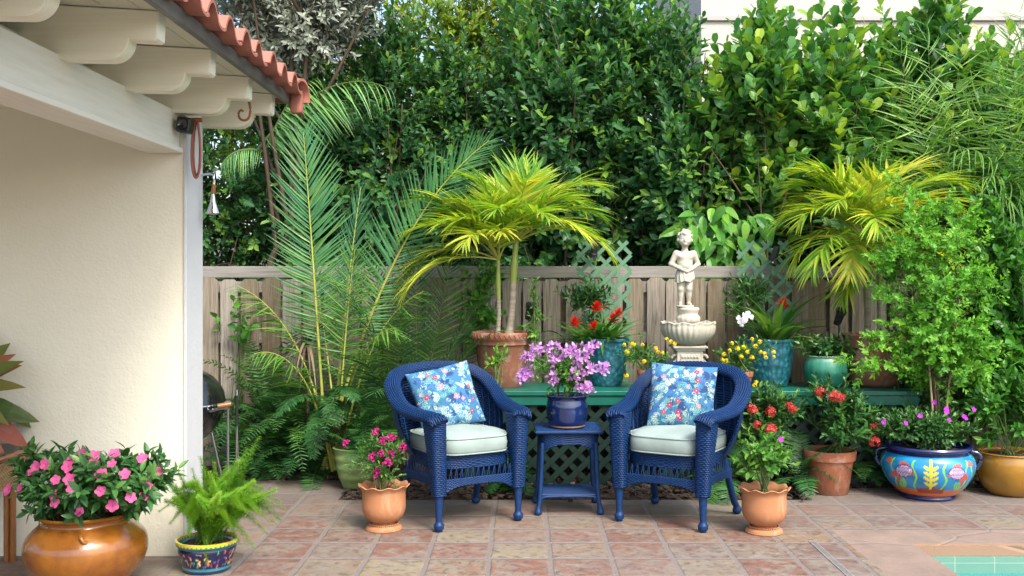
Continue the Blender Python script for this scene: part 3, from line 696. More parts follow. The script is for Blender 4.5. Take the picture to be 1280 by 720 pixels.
for c_ in range(2):
    for k in range(17):
        o = tm if first else tm.copy()
        if not first: COL.objects.link(o)
        first = False
        o.location = (-1.265-c_*.36+hx+rng.normal(0, .006), 5.66-k*.249+hy, 2.528+c_*.028+rng.normal(0, .003)); o.rotation_euler = (0, R(.5), R(rng.normal(0, .8)))
b = MB(); a = np.linspace(-.2, math.pi*.75, 16)       # rake tile closing the roof end
V = []; 
for x in (-1.245, -1.60):
    for r_ in (.10, .086): V += [[x+hx+.02*math.cos(q), 5.88+hy+r_*math.cos(q)-.0, 2.485+r_*1.05*math.sin(q)] for q in a]
n = 16; Q = []
for k in range(n-1): Q += [[k, k+1, 2*n+k+1, 2*n+k], [n+k+1, n+k, 3*n+k, 3*n+k+1], [k+1, k, n+k, n+k+1], [2*n+k, 2*n+k+1, 3*n+k+1, 3*n+k]]
Q += [[0, 2*n, 3*n, n], [n-1, 2*n-1, 4*n-1, 3*n-1]]
b.add(V, Q); 
b.box(-1.335+hx, -1.262+hx, 5.93+hy, 5.985+hy, 2.40, 2.54, bev=.02)
sharp(b.build('rake_tile', M['rooftile'], h), 40)

# small fixtures on the corner
t = thing('spotlight', 'small square black spotlight mounted where the beam meets the wall corner', 'spotlight', at(232, 157, 5.30))
b = MB(); b.box(-.038, .038, -.045, .03, -.04, .04, bev=.012, M=Matrix.Rotation(R(8), 4, 'Y')); b.build('housing', M['black'], t)
b = MB(); b.lathe([(.001, 0), (.026, 0), (.028, .006)], 20); o = b.build('lens', M['enamel'], t, smooth=True); o.rotation_euler = (R(90), 0, 0); o.location = (0, -.046, 0)
b = MB(); b.box(-.03, .03, .025, .082, -.01, .02); b.build('bracket', M['black'], t)
# long loops of copper coloured iron
b = MB()
for k, (wd, ln, yy) in enumerate(((.026, .30, 0), (.020, .285, .012))):
    q = np.linspace(0, 2*np.pi, 40, endpoint=False); b.tube(np.stack([np.sin(q)*wd*(.55+.45*np.sin(q/2)**1), yy+0*q, -ln/2+np.cos(q)*ln/2], -1), .0062, 7, closed=True)
b.tube(A([-.035, 0, .0], [.03, 0, .0]), .012, 8)
t = tag(b.build('plant_hanger', M['rust'], smooth=True), 'long narrow loop of copper coloured iron hanging beside the black spotlight', 'hanger'); t.location = at(245, 150, 5.345)
b = MB(); sp_ = [(.0, .10), (.022, .06), (.03, .01), (.022, -.03), (0, -.045), (-.025, -.036), (-.034, -.01), (-.022, .010), (-.008, .004)]
b.tube(catmull([(x, 0, z) for x, z in sp_], 40), np.linspace(.008, .0055, 40), 8)
t = tag(b.build('scroll_hook', M['rust'], smooth=True), 'curled copper coloured iron hook hanging from the rafter under the roof edge', 'hook'); t.location = at(306, 140, 5.56)
# outdoor shower head
t = thing('outdoor_shower', 'chrome outdoor shower head on a short arm beside the pillar', 'shower', at(252, 219, 5.6))
b = MB(); b.tube(catmull([(-.03, .04, .0), (.04, .01, .008), (.066, 0, -.005), (.068, 0, -.05)], 14), .007, 8); b.build('arm', M['chrome'], t, smooth=True)
b = MB(); b.tube(A([.068, 0, -.05], [.062, 0, -.10]), .012, 10); b.build('handle', M['rattan'], t, smooth=True)
b = MB(); b.lathe(sprof([(.008, .09), (.014, .06), (.016, .045), (.024, .02), (.035, -.01), (.036, -.02), (.001, -.024)]), 20, c=(.062, 0, -.19)); sharp(b.build('head', M['chrome'], t), 40)

# ================================================================== FENCE
def picket_mesh(wd, hgt):
    b = MB(); d = .028; pts = [(-wd/2, 0), (wd/2, 0), (wd/2, hgt-d), (wd/2-d, hgt), (-wd/2+d, hgt), (-wd/2, hgt-d)]; n = 6; th = .017
    V = [[x, 0, z] for x, z in pts]+[[x, th, z] for x, z in pts]
    b.add(V, [list(range(n)), list(range(n, 2*n))[::-1]]+[[k+n, (k+1) % n+n, (k+1) % n, k] for k in range(n)])
    o = b.build('picket', M['fence']); me = o.data; bpy.data.objects.remove(o); return me
pk = [picket_mesh(w_, 1.45) for w_ in (.136, .142, .139, .131)]
fence = thing('wooden_fence', 'weathered grey wooden picket fence with a flat top rail behind the garden', 'fence', (0, 7.95, 0))
x = -4.6; k = 0
while x < 6.2:
    o = bpy.data.objects.new('picket', pk[k % 4]); COL.objects.link(o); o.parent = fence; o.location = (x+rng.normal(0, .003), rng.normal(0, .002), rng.normal(-.004, .005)); o.rotation_euler = (0, R(rng.normal(0, .35)), R(rng.normal(0, .8)))
    x += .157+rng.normal(0, .003); k += 1
x = -4.52
while x < 6.2:
    o = bpy.data.objects.new('back_picket', pk[k % 4]); COL.objects.link(o); o.parent = fence; o.location = (x, .062, rng.normal(-.01, .01)); x += .157; k += 1
for z0, z1, nm in ((1.452, 1.541, 'top_rail'),):
    b = MB(); b.box(-4.7, 6.3, .006, .046, z0, z1, bev=.004); b.build(nm, M['rail'], fence)
for z0 in (.35, .95, 1.34):
    b = MB(); b.box(-4.7, 6.3, .021, .057, z0, z0+.085); b.build('back_rail', M['rail'], fence)

# neighbour's house behind the hedge
nb = thing('neighbour_house', 'pale cream neighbouring house standing behind the tall hedge', 'house', (2, 11.2, 0))
b = MB(); b.box(-.05, 8, 0, 4, 0, 7.2); b.build('wall', M['neighbour'], nb)
b = MB(); b.box(-.08, 8, -.03, -.002, 4.24, 4.29); b.build('trim_line', M['siding'], nb)
b = MB()
for k in range(17):
    V = A([-3.4, .0, k*.17], [-.06, .0, k*.17], [-.06, .03, k*.17+.172], [-3.4, .03, k*.17+.172]); b.add(np.concatenate([V, V+A(0, .2, 0)]), [[0, 1, 2, 3], [4, 7, 6, 5], [0, 4, 5, 1], [3, 2, 6, 7]])
b.build('siding', M['siding'], nb)

# ================================================================== BENCH
bt = .667
bench = thing('potting_bench', 'long low green painted bench holding a row of pots along the fence', 'bench', (1.18, 7.45, 0))
for k, (y0, y1) in enumerate(((-.30, -.105), (-.10, .095), (.10, .30))):
    b = MB(); b.box(-1.62, 1.60, y0, y1, bt-.032, bt, bev=.004); b.build('plank', M['greenpaint'], bench)
b = MB(); b.box(-1.60, 1.58, -.288, -.262, bt-.10, bt-.034, bev=.003); b.build('front_rail', M['greenpaint'], bench)
for x in (-1.54, -.5, .52, 1.52):
    for y in (-.25, .25):
        b = MB(); b.box(x-.04, x+.04, y-.035+(.02 if y < 0 else 0), y+.035, -.03, bt-.034, bev=.004); b.build('leg', M['darkgreen'], bench)
def lattice(mb, x0, x1, z0, z1, y, sp, wd, th=.008, clip=None):
    """two crossing layers of diagonal slats clipped to a rectangle"""
    L = (z1-z0)
    for lay, sg in ((0, 1), (1, -1)):
        c = x0-L
        while c < x1+L:
            # centre line x = c + sg*(z-z0) ; clip to the rectangle
            pts = []
            za, zb = z0, z1
            if sg > 0: za = max(z0, z0+(x0-c)); zb = min(z1, z0+(x1-c))
            else: za = max(z0, z0+(c-x1)); zb = min(z1, z0+(c-x0))
            if zb-za > .03:
                xa, xb = c+sg*(za-z0), c+sg*(zb-z0); d = nrm(A(xb-xa, 0, zb-za)); s_ = A(-d[2], 0, d[0])*wd/2
                yy = y+lay*(th+.001); p, q = A(xa, yy, za), A(xb, yy, zb)
                V = A(p-s_, q-s_, q+s_, p+s_); mb.add(np.concatenate([V, V+A(0, th, 0)]), [[0, 1, 2, 3], [7, 6, 5, 4], [0, 4, 5, 1], [1, 5, 6, 2], [2, 6, 7, 3], [3, 7, 4, 0]])
            c += sp
b = MB(); lattice(b, -1.58, 1.56, -.02, bt-.10, -.268, .125, .038); b.build('lattice_front', M['darkgreen'], bench)
b = MB(); b.box(-1.6, 1.58, .29, .30, -.02, bt-.04); b.build('back_panel', M['darkgreen'], bench)

# two lattice trellises standing behind the teal pots
def trellis(cx, label):
    t = thing('lattice_trellis', label, 'trellis', (cx, 7.80, bt), 0, 'green lattice trellises against the fence')
    b = MB(); lattice(b, -.205, .205, .0, 1.06, 0, .128, .028, .007); b.build('slats', M['trellis'], t)
    return t
trellis(wx(755, 7.8), 'sage green lattice trellis behind the pot of red bromeliads left of the statue')
trellis(wx(956, 7.8), 'sage green lattice trellis rising behind the white orchid right of the statue')
# ================================================================== WICKER
def weave(mb, S, nu, nv, amp, r, closed=False, flat=.6):
    """real over-and-under strands on the surface S(u, v)"""
    U = np.arange(nu)/(nu if closed else nu-1); Vv = (np.arange(nv)+.5)/nv
    UU, VV = np.meshgrid(U, Vv); e = 1e-3
    P = S(UU, VV); Tu = nrm(S(UU+e, VV)-S(UU-e, VV)); Tv = nrm(S(UU, VV+e)-S(UU, VV-e)); N = nrm(np.cross(Tu, Tv)); B = np.cross(N, Tu)
    sgn = np.cos(np.pi*(np.arange(nu)[None]+np.arange(nv)[:, None]))[..., None]
    P = P+N*amp*sgn
    ring = np.stack([P+N*r*flat, P+B*r, P-N*r*flat, P-B*r], 2)     # nv,nu,4,3
    V = ring.reshape(-1, 3); i = np.arange(nv)[:, None, None]; j = np.arange(nu if closed else nu-1)[None, :, None]; k = np.arange(4)[None, None]
    j2 = (j+1) % nu
    Q = np.stack([(i*nu+j)*4+k, (i*nu+j2)*4+k, (i*nu+j2)*4+(k+1) % 4, (i*nu+j)*4+(k+1) % 4], -1).reshape(-1, 4)
    mb.add(V, Q)
def core(mb, S, nu, nv, off=0., closed=False):
    U = np.linspace(0, 1, nu, endpoint=not closed); Vv = np.linspace(0, 1, nv); VV, UU = np.meshgrid(Vv, U, indexing='ij'); e = 1e-3
    P = S(UU, VV); Tu = nrm(S(UU+e, VV)-S(UU-e, VV)); Tv = nrm(S(UU, VV+e)-S(UU, VV-e)); N = nrm(np.cross(Tu, Tv)); P = P+N*off
    i = np.arange(nv-1)[:, None]; j = np.arange(nu if closed else nu-1)[None]; j2 = (j+1) % nu
    mb.add(P.reshape(-1, 3), np.stack([i*nu+j, i*nu+j2, (i+1)*nu+j2, (i+1)*nu+j], -1).reshape(-1, 4))
def polyfn(P, n=200):
    C_ = catmull(P, n); L = np.concatenate([[0], np.cumsum(np.linalg.norm(np.diff(C_, axis=0), axis=1))]); L /= L[-1]
    return lambda u: np.stack([np.interp(u, L, C_[:, k]) for k in range(3)], -1)
W2 = [M['navy'], M['navyback']]
def make_chair(label):
    c = thing('wicker_armchair', label, 'armchair', (0, 0, 0), 0, 'blue wicker armchairs on the patio')
    sx = lambda a: np.sign(np.cos(a))*np.abs(np.cos(a))**.6
    sy = lambda a: np.sign(np.sin(a))*np.abs(np.sin(a))**.6
    # rim and arms: one continuous padded roll
    rim = polyfn([(-.272, -.305, .62), (-.285, -.27, .648), (-.312, -.12, .655), (-.338, .04, .675), (-.345, .16, .74), (-.315, .26, .815), (-.22, .325, .868), (0, .345, .886), (.22, .325, .868), (.315, .26, .815), (.345, .16, .74), (.338, .04, .675), (.312, -.12, .655), (.285, -.27, .648), (.272, -.305, .62)])
    def rimS(u, v, grow=0):
        u_ = np.clip(u, 0, 1); p = rim(u_); T = nrm(rim(np.clip(u_+.004, 0, 1))-rim(np.clip(u_-.004, 0, 1)))
        O = p*A(1, 1, 0)-A(0, .02, 0); O = O*A(1, 1, 0)
        arm = np.clip((p[..., 1:2]*-1+.10)/.25, 0, 1); O = nrm(O*(1-arm)+np.sign(p[..., 0:1])*A(1, 0, 0)*arm*.3+1e-6)
        O = nrm(O-T*np.sum(O*T, -1, keepdims=True)); Nn = np.cross(T, O)
        ph = v*2*np.pi; a = (.047+.008*arm[..., 0])+grow; b_ = .034-.004*arm[..., 0]+grow
        return p+O*(a*np.cos(ph))[..., None]+Nn*(b_*np.sin(ph))[..., None]
    # rows run lengthwise in the photograph's roll
    b = MB(); weave(b, lambda u, v: rimS(u, v), 170, 22, .0028, .0062); core(b, lambda u, v: rimS(u, v, -.004), 90, 16)
    b.build('arm_and_back_rim', M['navy'], c, smooth=True)
    # back shell
    bs = polyfn([(-.285, .0, .40), (-.28, .12, .40), (-.235, .235, .40), (-.12, .275, .40), (0, .285, .40), (.12, .275, .40), (.235, .235, .40), (.28, .12, .40), (.285, .0, .40)])
    def shell(u, v, off=0):
        u_ = np.clip(u, 0, 1); p0 = bs(u_); p1 = rim(.235+.53*u_); p = p0+(p1-p0)*v[..., None] if isinstance(v, np.ndarray) else p0+(p1-p0)*v
        out = nrm(p0*A(1, 1, 0)); return p+out*(.03*np.sin(np.pi*np.clip(v, 0, 1))+off)[..., None]
    b = MB(); weave(b, shell, 75, 30, .0035, .0075)
    core(b, lambda u, v: shell(u, v, .006), 40, 12); b.build('backrest', M['navy'], c, smooth=True)
    b = MB()      # vertical stakes
    for k in range(19):
        u = np.full(10, (k+.5)/19); b.tube(shell(u, np.linspace(0, 1, 10), -.004), .006, 6)
    b.build('back_stakes', M['navy'], c, smooth=True)
    for s_ in (-1, 1):
        def post(u, v, s_=s_, g=0):
            a = u*2*np.pi*s_; z = .205+.44*v; w_ = .036+.016*v+g; d_ = .036+.042*np.abs(v)**1.5+g
            return np.stack([s_*(.262+.014*v)+w_*sx(a), -.262+.012*v+.022*v*v+d_*sy(a)-.0, z+0*a], -1)
        b = MB(); weave(b, post, 28, 40, .0028, .0064, closed=True); core(b, lambda u, v: post(u, v, g=-.004), 20, 8, closed=True); b.build('arm_post', M['navy'], c, smooth=True)
        # small woven brace under the arm behind the post
        b = MB(); pr = [(.021, .23), (.026, .20), (.023, .17), (.021, .12), (.019, .075), (.021, .055), (.029, .042), (.030, .028), (.024, .012), (.014, 0), (.001, 0)]
        b.lathe(sprof(pr, 26), 14, lambda r_, z, a: (r_*(1+.05*np.cos(a*0+z*700)), z), c=(0, 0, 0)); o = b.build('leg', M['navy'], c, smooth=True); o.location = (s_*.264, -.268, 0)
        b = MB(); P = catmull([(s_*.235, .12, .40), (s_*.25, .18, .25), (s_*.262, .245, .10), (s_*.272, .275, .045), (s_*.276, .285, 0.0)], 24)
        rr = np.array([.021]*14+[.020, .019, .019, .020, .024, .028, .029, .028, .022, .012]); b.tube(P, rr, 12); b.build('leg', M['navy'], c, smooth=True)
    # seat ring
    def ring(z0, z1, fx=.255, fy=.258):
        def S(u, v):
            a = u*2*np.pi-np.pi/2; return np.stack([fx*sx(a)+0*v, -.0+fy*sy(a), z0+(z1-z0)*v], -1)
        return S
    b = MB(); weave(b, ring(.345, .425), 150, 8, .003, .0064, closed=True); core(b, ring(.345, .425, .25, .253), 60, 3, closed=True)
    b.box(-.235, .235, -.235, .235, .405, .42); b.build('seat', M['navy'], c, smooth=True)
    # lower apron with an arched edge, front and sides
    def apr(kind):
        def S(u, v):
            x = (u-.5)*2; zl = .205+.045*np.clip(1-np.abs(x)**4, 0, 1); z = zl+(.29-zl)*v
            if kind == 0: return np.stack([x*.225, -.262+0*z, z], -1)
            return np.stack([kind*.262+0*z, x*.235*kind-.02, z], -1)
        return S
    b = MB()
    for kd in (0, 1, -1): weave(b, apr(kd), 40, 8, .0028, .0062); core(b, apr(kd), 24, 3, -.0 if kd else 0)
    b.build('apron', M['navy'], c, smooth=True)
    for kd in (0, 1, -1):      # open band of slanted wires
        b = MB(); n = 25
        for k in range(n):
            x = -.215+.43*k/(n-1); x2 = x+(.014 if k % 2 else -.002)
            P = A([x, -.262, .285], [x2, -.262, .35]) if kd == 0 else A([kd*.26, x-.02, .285], [kd*.26, x2-.02, .35])
            b.tube(P, .0032, 5)
        b.build('apron_spindles', M['navy'], c, smooth=True)
    pass

    return c
ch1 = make_chair('blue wicker armchair left of the side table, turned towards the right')
ch1.location = (-.385, 6.265, 0); ch1.rotation_euler = (0, 0, R(31))
ch2 = copy_tree(ch1); ch2['label'] = 'blue wicker armchair right of the side table, turned towards the left'
ch2.location = (.948, 6.255, 0); ch2.rotation_euler = (0, 0, R(-31))
# ---- seat cushions
def cushion_mesh():
    b = MB(); n, m = 64, 15; a = np.arange(n)/n*2*np.pi
    ca, sa = np.sign(np.cos(a))*np.abs(np.cos(a))**.42, np.sign(np.sin(a))*np.abs(np.sin(a))**.42
    rows = []
    prof = [(0, -.050), (.5, -.052), (.88, -.05), (.965, -.045), (.99, -.03), (1.005, 0), (.99, .03), (.965, .044), (.9, .056), (.75, .068), (.5, .078), (.25, .082), (0.001, .083)]
    for s_, z in prof:
        x = .262*ca*s_; y = .262*sa*s_; x = x*np.where(y < -.17, .86, 1) if True else x
        rows.append(np.stack([x, y+.0, z+.006*np.sin(x*23+1)*np.sin(y*19)*(z > .05)+0*x], -1))
    V = np.array(rows).reshape(-1, 3); m = len(prof); i = np.arange(m-1)[:, None]; j = np.arange(n)[None]
    b.add(V, np.stack([i*n+j, i*n+(j+1) % n, (i+1)*n+(j+1) % n, (i+1)*n+j], -1).reshape(-1, 4)); pa = MB()
    for idx in (3, 7): pa.tube(V.reshape(m, n, 3)[idx]*A(1.012, 1.012, 1), .0048, 6, closed=True)
    return b, pa
def cushion(loc, rz, label):
    t = thing('seat_cushion', label, 'cushion', loc, rz, 'pale seat cushions on the wicker armchairs')
    b, pa = cushion_mesh(); b.build('cover', M['cushion'], t, smooth=True); pa.build('piping', M['cushion'], t, smooth=True)
def loc_of(ch, x, y, z): return ch.location+Matrix.Rotation(ch.rotation_euler.z, 3, 'Z') @ Vector((x, y, z))
cushion(loc_of(ch1, 0, -.025, .475), R(31), 'pale aqua piped seat cushion on the left blue wicker armchair')
cushion(loc_of(ch2, 0, -.025, .475), R(-31), 'pale aqua piped seat cushion on the right blue wicker armchair')
# ---- printed pillows: leaves and flowers painted on a fine grid
def ell(CX, CY, x, y, a, b, th):
    dx, dy = CX-x, CY-y; u = dx*math.cos(th)+dy*math.sin(th); v = -dx*math.sin(th)+dy*math.cos(th); return (u/a)**2+(v/b)**2 < 1
def leafshape(CX, CY, x, y, L, w_, th):
    dx, dy = CX-x, CY-y; u = (dx*math.cos(th)+dy*math.sin(th))/L; v = (-dx*math.sin(th)+dy*math.cos(th))
    return (u > 0) & (u < 1) & (np.abs(v) < w_*np.sin(np.pi*np.clip(u, 0, 1))**.8), v
def print_fabric(n, seed):
    r = np.random.default_rng(seed); X, Y = np.meshgrid(np.linspace(0, 1, n), np.linspace(0, 1, n), indexing='ij'); C_ = np.zeros((n, n, 3)); C_[:] = srgb(58, 124, 172)
    pal = [srgb(*c) for c in ((150, 200, 214), (92, 170, 196), (205, 226, 226), (24, 62, 120), (46, 134, 160), (120, 186, 180), (60, 120, 190), (180, 214, 200))]
    for k in range(260):
        x, y, th = r.random(), r.random(), r.uniform(0, 6.28); L = r.uniform(.05, .13); c = pal[r.integers(0, len(pal))]
        nl = r.integers(1, 6)
        for q in range(nl):
            m_, v = leafshape(X, Y, x, y, L, L*.17, th+(q-nl/2)*.5); C_[m_] = c
            m2 = m_ & (np.abs(v) < .004); C_[m2] = srgb(30, 80, 130)
    for k in range(34):
        x, y = r.random(), r.random(); rr = r.uniform(.012, .03); c = [srgb(226, 236, 232), srgb(140, 196, 210), srgb(232, 214, 150)][r.integers(0, 3)]
        for q in range(9): C_[ell(X, Y, x+rr*math.cos(q*.7), y+rr*math.sin(q*.7), .006, .006, 0)] = c
    for k in range(13):
        x, y = r.uniform(.08, .92), r.uniform(.08, .92); c = [srgb(186, 40, 70), srgb(206, 66, 88), srgb(230, 150, 165)][r.integers(0, 3)]; s_ = r.uniform(.018, .034)
        for q in range(7):
            a = q*.9; C_[ell(X, Y, x+s_*math.cos(a)*r.uniform(.5, 1.2), y+s_*math.sin(a)*r.uniform(.5, 1.2), s_*.62, s_*.45, a)] = c
        C_[ell(X, Y, x, y, s_*.3, s_*.3, 0)] = srgb(240, 225, 190)
    return C_
def pillow(loc, rot, size, seed, label):
    n = 150; b = MB(); u = np.linspace(-1, 1, n); X, Y = np.meshgrid(u, u, indexing='ij')
    edge = (1-X**2)*(1-Y**2); pin = 1-.07*(1-np.abs(X*Y)**1.0)*(np.maximum(np.abs(X), np.abs(Y))**3)
    Z = .072*np.clip(edge, 0, 1)**.42+.004*np.sin(X*9+Y*3)*np.sin(Y*7-X*2)*edge
    C_ = print_fabric(n, seed).reshape(-1, 3); i = np.arange(n-1)[:, None]; j = np.arange(n-1)[None]
    Q = np.stack([i*n+j, (i+1)*n+j, (i+1)*n+j+1, i*n+j+1], -1).reshape(-1, 4)
    for sg in (1, -1):
        V = np.stack([X*pin*size/2, Y*pin*size/2, sg*Z], -1).reshape(-1, 3); b.add(V, Q if sg > 0 else Q[:, ::-1], col=C_*.72)
    o = b.build('throw_pillow', M['printed'], smooth=True); tag(o, label, 'pillow', 'floral pillows on the wicker armchairs')
    o.location = loc; o.rotation_euler = rot; return o
def prot(yaw, lean, roll):     # face -Y, leaning back
    return (Matrix.Rotation(yaw, 3, 'Z') @ Matrix.Rotation(R(90)-lean, 3, 'X') @ Matrix.Rotation(roll, 3, 'Z')).to_euler()
pillow(at(557, 497, 6.36), prot(R(16), R(24), R(12)), .405, 3, 'blue floral pillow leaning askew on the left wicker armchair')
pillow(at(853, 496, 6.36), prot(R(-8), R(20), R(-4)), .41, 8, 'blue floral pillow standing upright on the right wicker armchair')

# ---- side table
ta = thing('wicker_side_table', 'small square blue wicker side table between the two armchairs', 'side table', (.287, 6.49, 0), R(2))
def sqring(hx_, hy_, z0, z1, arch=0, bow=0):
    def S(u, v):
        a = u*2*np.pi; s1 = np.sign(np.cos(a))*np.abs(np.cos(a))**.35; s2 = np.sign(np.sin(a))*np.abs(np.sin(a))**.35
        zl = z0+arch*np.clip(1-(np.minimum(np.abs(s1), np.abs(s2)))**2.5, 0, 1); k = 1+bow*v
        return np.stack([hx_*s1*k, hy_*s2*k, zl+(z1-zl)*v], -1)
    return S
b = MB(); weave(b, sqring(.175, .155, .375, .50, .055, .08), 96, 11, .0028, .0062, closed=True); core(b, sqring(.170, .150, .38, .50, .055, .08), 60, 3, closed=True); b.build('apron', M['navy'], ta, smooth=True)
b = MB()
def topS(u, v): return np.stack([(u-.5)*.40, (v-.5)*.36, .512+.0*u], -1)
weave(b, topS, 34, 32, .0025, .0062); b.box(-.198, .198, -.178, .178, .497, .508); b.tube(np.stack([.203*sx_ for sx_ in ()]) if False else A([-.2, -.18, .508], [.2, -.18, .508], [.2, .18, .508], [-.2, .18, .508]), .012, 8, closed=True); b.build('tabletop', M['navy'], ta)
for sx_ in (-1, 1):
    for sy_ in (-1, 1):
        b = MB(); P = catmull([(sx_*.165, sy_*.145, .44), (sx_*.172, sy_*.150, .25), (sx_*.18, sy_*.157, .1), (sx_*.19, sy_*.166, .04), (sx_*.192, sy_*.168, 0)], 20); rr = np.array([.014]*12+[.014, .014, .015, .018, .022, .024, .022, .012]); b.tube(P, rr, 10); b.build('leg', M['navy'], ta, smooth=True)
b = MB()
for k in range(13): b.tube(A([-.165, -.145+k*.0242, .118], [.165, -.145+k*.0242, .118]), .0085, 7)
b.tube(catmull([(-.175, -.155, .085), (-.15, -.157, .108), (0, -.157, .112), (.15, -.157, .108), (.175, -.155, .085)], 16), .009, 7)
b.tube(catmull([(-.175, .155, .085), (-.15, .157, .108), (0, .157, .112), (.15, .157, .108), (.175, .155, .085)], 16), .009, 7); b.build('shelf', M['navy'], ta, smooth=True)

# ================================================================== POTTED PLANTS
# blue glazed pot of lilac bougainvillea on the side table
t = thing('potted_bougainvillea', 'lilac bougainvillea in a dark blue glazed pot on the wicker side table', 'potted plant', (.285, 6.47, .522))
pot_mesh(sprof([(.085, 0), (.112, .015), (.128, .07), (.130, .13), (.122, .175), (.13, .188), (.14, .195)]), M['blueglaze'], t)
b = MB(); b.lathe([(.095, .0), (.108, .0), (.112, .006), (.11, .012), (.098, .013)], 40); b.build('foot', M['oldterra'], t, smooth=True)
soil_disc(.118, .165, t)
r = np.random.default_rng(21)
p, out = bush(t, (-.02, 0, .33), (.25, .18, .17), 'lf_boug', T_oval, .042, 125, 8, .09, r, base=(0, 0, .17), tint0=.35)
fl = [flower_mesh('boug', M['p_purple'], r=r) for _ in range(4)]
pts = [at(x, y, 6.47)-Vector((.285, 6.47, .522)) for x, y in ((661, 444), (654, 471), (672, 436), (689, 432), (697, 449), (712, 437), (722, 446), (716, 464), (730, 438), (751, 460), (727, 481), (733, 487), (742, 433), (661, 467), (691, 470), (735, 462))]
pts = [q+Vector((0, -.13+.10*abs(q.x)/.25+r.uniform(-.03, .03), 0)) for q in pts]
put_flowers(t, fl, pts, [Vector((q.x*2, -.8, .35)) for q in pts], .056, 'flower_cluster', r)

# scalloped terracotta urns in front
def urn_prof(): return sprof([(.0, 0), (.098, .0), (.104, .010), (.098, .022), (.068, .034), (.064, .042), (.088, .056), (.114, .085), (.125, .125), (.1255, .165), (.125, .205), (.128, .23), (.139, .248), (.147, .256)], 34)[1:]
def scallop(r_, z, a):
    k = np.clip((z-.205)/.05, 0, 1)**1.5; return r_*(1+.028*k*np.cos(a*10)), z+.0065*k*np.cos(a*10)
def urn(loc, label, rz):
    t = thing('terracotta_urn', label, 'potted plant', loc, rz, 'pale terracotta urns with wavy rims')
    pot_mesh(urn_prof(), M['urn'], t, .012, 90, scallop, 'urn')
    b = MB()
    for k in range(44): a = k/44*6.283; b.ball((.083*math.cos(a), .083*math.sin(a), .034), .0052, 6)
    b.build('beading', M['urn'], t, smooth=True); soil_disc(.115, .215, t); return t
t = urn((wx(480, 5.97), 5.97, 0), 'terracotta urn with wavy rim holding magenta flowers beside the left armchair', 0)
r = np.random.default_rng(22); p, out = bush(t, (.0, 0, .38), (.165, .15, .15), 'lf_boug', T_oval, .036, 95, 7, .08, r, base=(0, 0, .21), tint0=.25)
fl2 = [flower_mesh('boug', M['p_magenta'], r=r) for _ in range(3)]
o0 = Vector((wx(480, 5.97), 5.97, 0)); pts = [at(x, y, 5.97)-o0 for x, y in ((473, 537), (480, 549), (479, 563), (468, 569), (491, 565), (504, 556), (436, 552), (475, 588), (492, 545), (487, 574))]
pts = [q+Vector((0, -.10+r.uniform(-.02, .03), 0)) for q in pts]; put_flowers(t, fl2, pts, [Vector((q.x*3, -.8, .4)) for q in pts], .028, 'flower_cluster', r)
t = urn((wx(955, 5.90), 5.90, 0), 'terracotta urn with wavy rim holding a leafy green shrub beside the right armchair', .4)
r = np.random.default_rng(23); p, out = bush(t, (.0, 0, .42), (.20, .17, .14), 'lf_boug', leaf_tpl(.55, 4, .4, .14, .3), .052, 85, 7, .10, r, base=(0, 0, .21), tint0=.5)
fm = [flower_mesh('five', M['p_violet'], r=r)]; put_flowers(t, fm, [at(967, 550, 5.78)-Vector((wx(955, 5.9), 5.9, 0))], [(0, -1, .3)], .015)

# big amber jar of pink impatiens, left front
t = thing('potted_impatiens', 'pink impatiens in a large squat amber glazed jar by the cream wall', 'potted plant', (wx(108, 4.9), 4.9, -.001))
pot_mesh(sprof([(.13, 0), (.19, .02), (.255, .10), (.277, .175), (.265, .235), (.222, .285), (.198, .305), (.20, .325), (.222, .338), (.228, .345)], 30), M['amber'], t, .02, 72, lambda r_, z, a: (r_*(1+.006*np.sin(a*2)+.003*np.sin(z*90)), z), 'jar')
b = MB(); b.tube(catmull([(.07, -.215, .288), (.075, -.235, .28), (.085, -.237, .262), (.095, -.226, .25)], 10), .010, 8); b.build('lug', M['amber'], t, smooth=True)
soil_disc(.2, .29, t)
r = np.random.default_rng(24)
p, out = bush(t, (.02, .0, .47), (.37, .30, .17), 'lf_impatiens', leaf_tpl(.42, 5, .45, .16, .3), .075, 270, 9, .11, r, base=(0, 0, .3), tint0=.35, nl=16, first=.2)
fm = [flower_mesh('five', M['p_pink'], r=r) for _ in range(3)]
o0 = Vector((wx(108, 4.9), 4.9, 0)); P2 = [(57, 580), (41, 590), (25, 611), (67, 618), (70, 627), (88, 577), (85, 583), (87, 599), (90, 611), (117, 581), (124, 593), (128, 592), (156, 593), (141, 632), (126, 614), (163, 622), (180, 620), (184, 607), (178, 573), (143, 567), (104, 567), (118, 570), (46, 583), (100, 640), (11, 612), (196, 590), (140, 580), (70, 600)]
pts = []; nn = []
for x, y in P2:
    q = at(x, y, 4.9)-o0; rr = min(1, math.hypot(q.x/.38, (q.z-.45)/.2)); dy = -.29*math.sqrt(max(.05, 1-rr*rr*.9)); f_ = (4.9+dy)/4.9; w0 = at(x, y, 4.9+dy)-o0; pts.append(w0); nn.append((q.x*1.5+r.normal(0, .2), -1, .55+r.normal(0, .25)))
put_flowers(t, fm, pts, nn, .026, r=r)

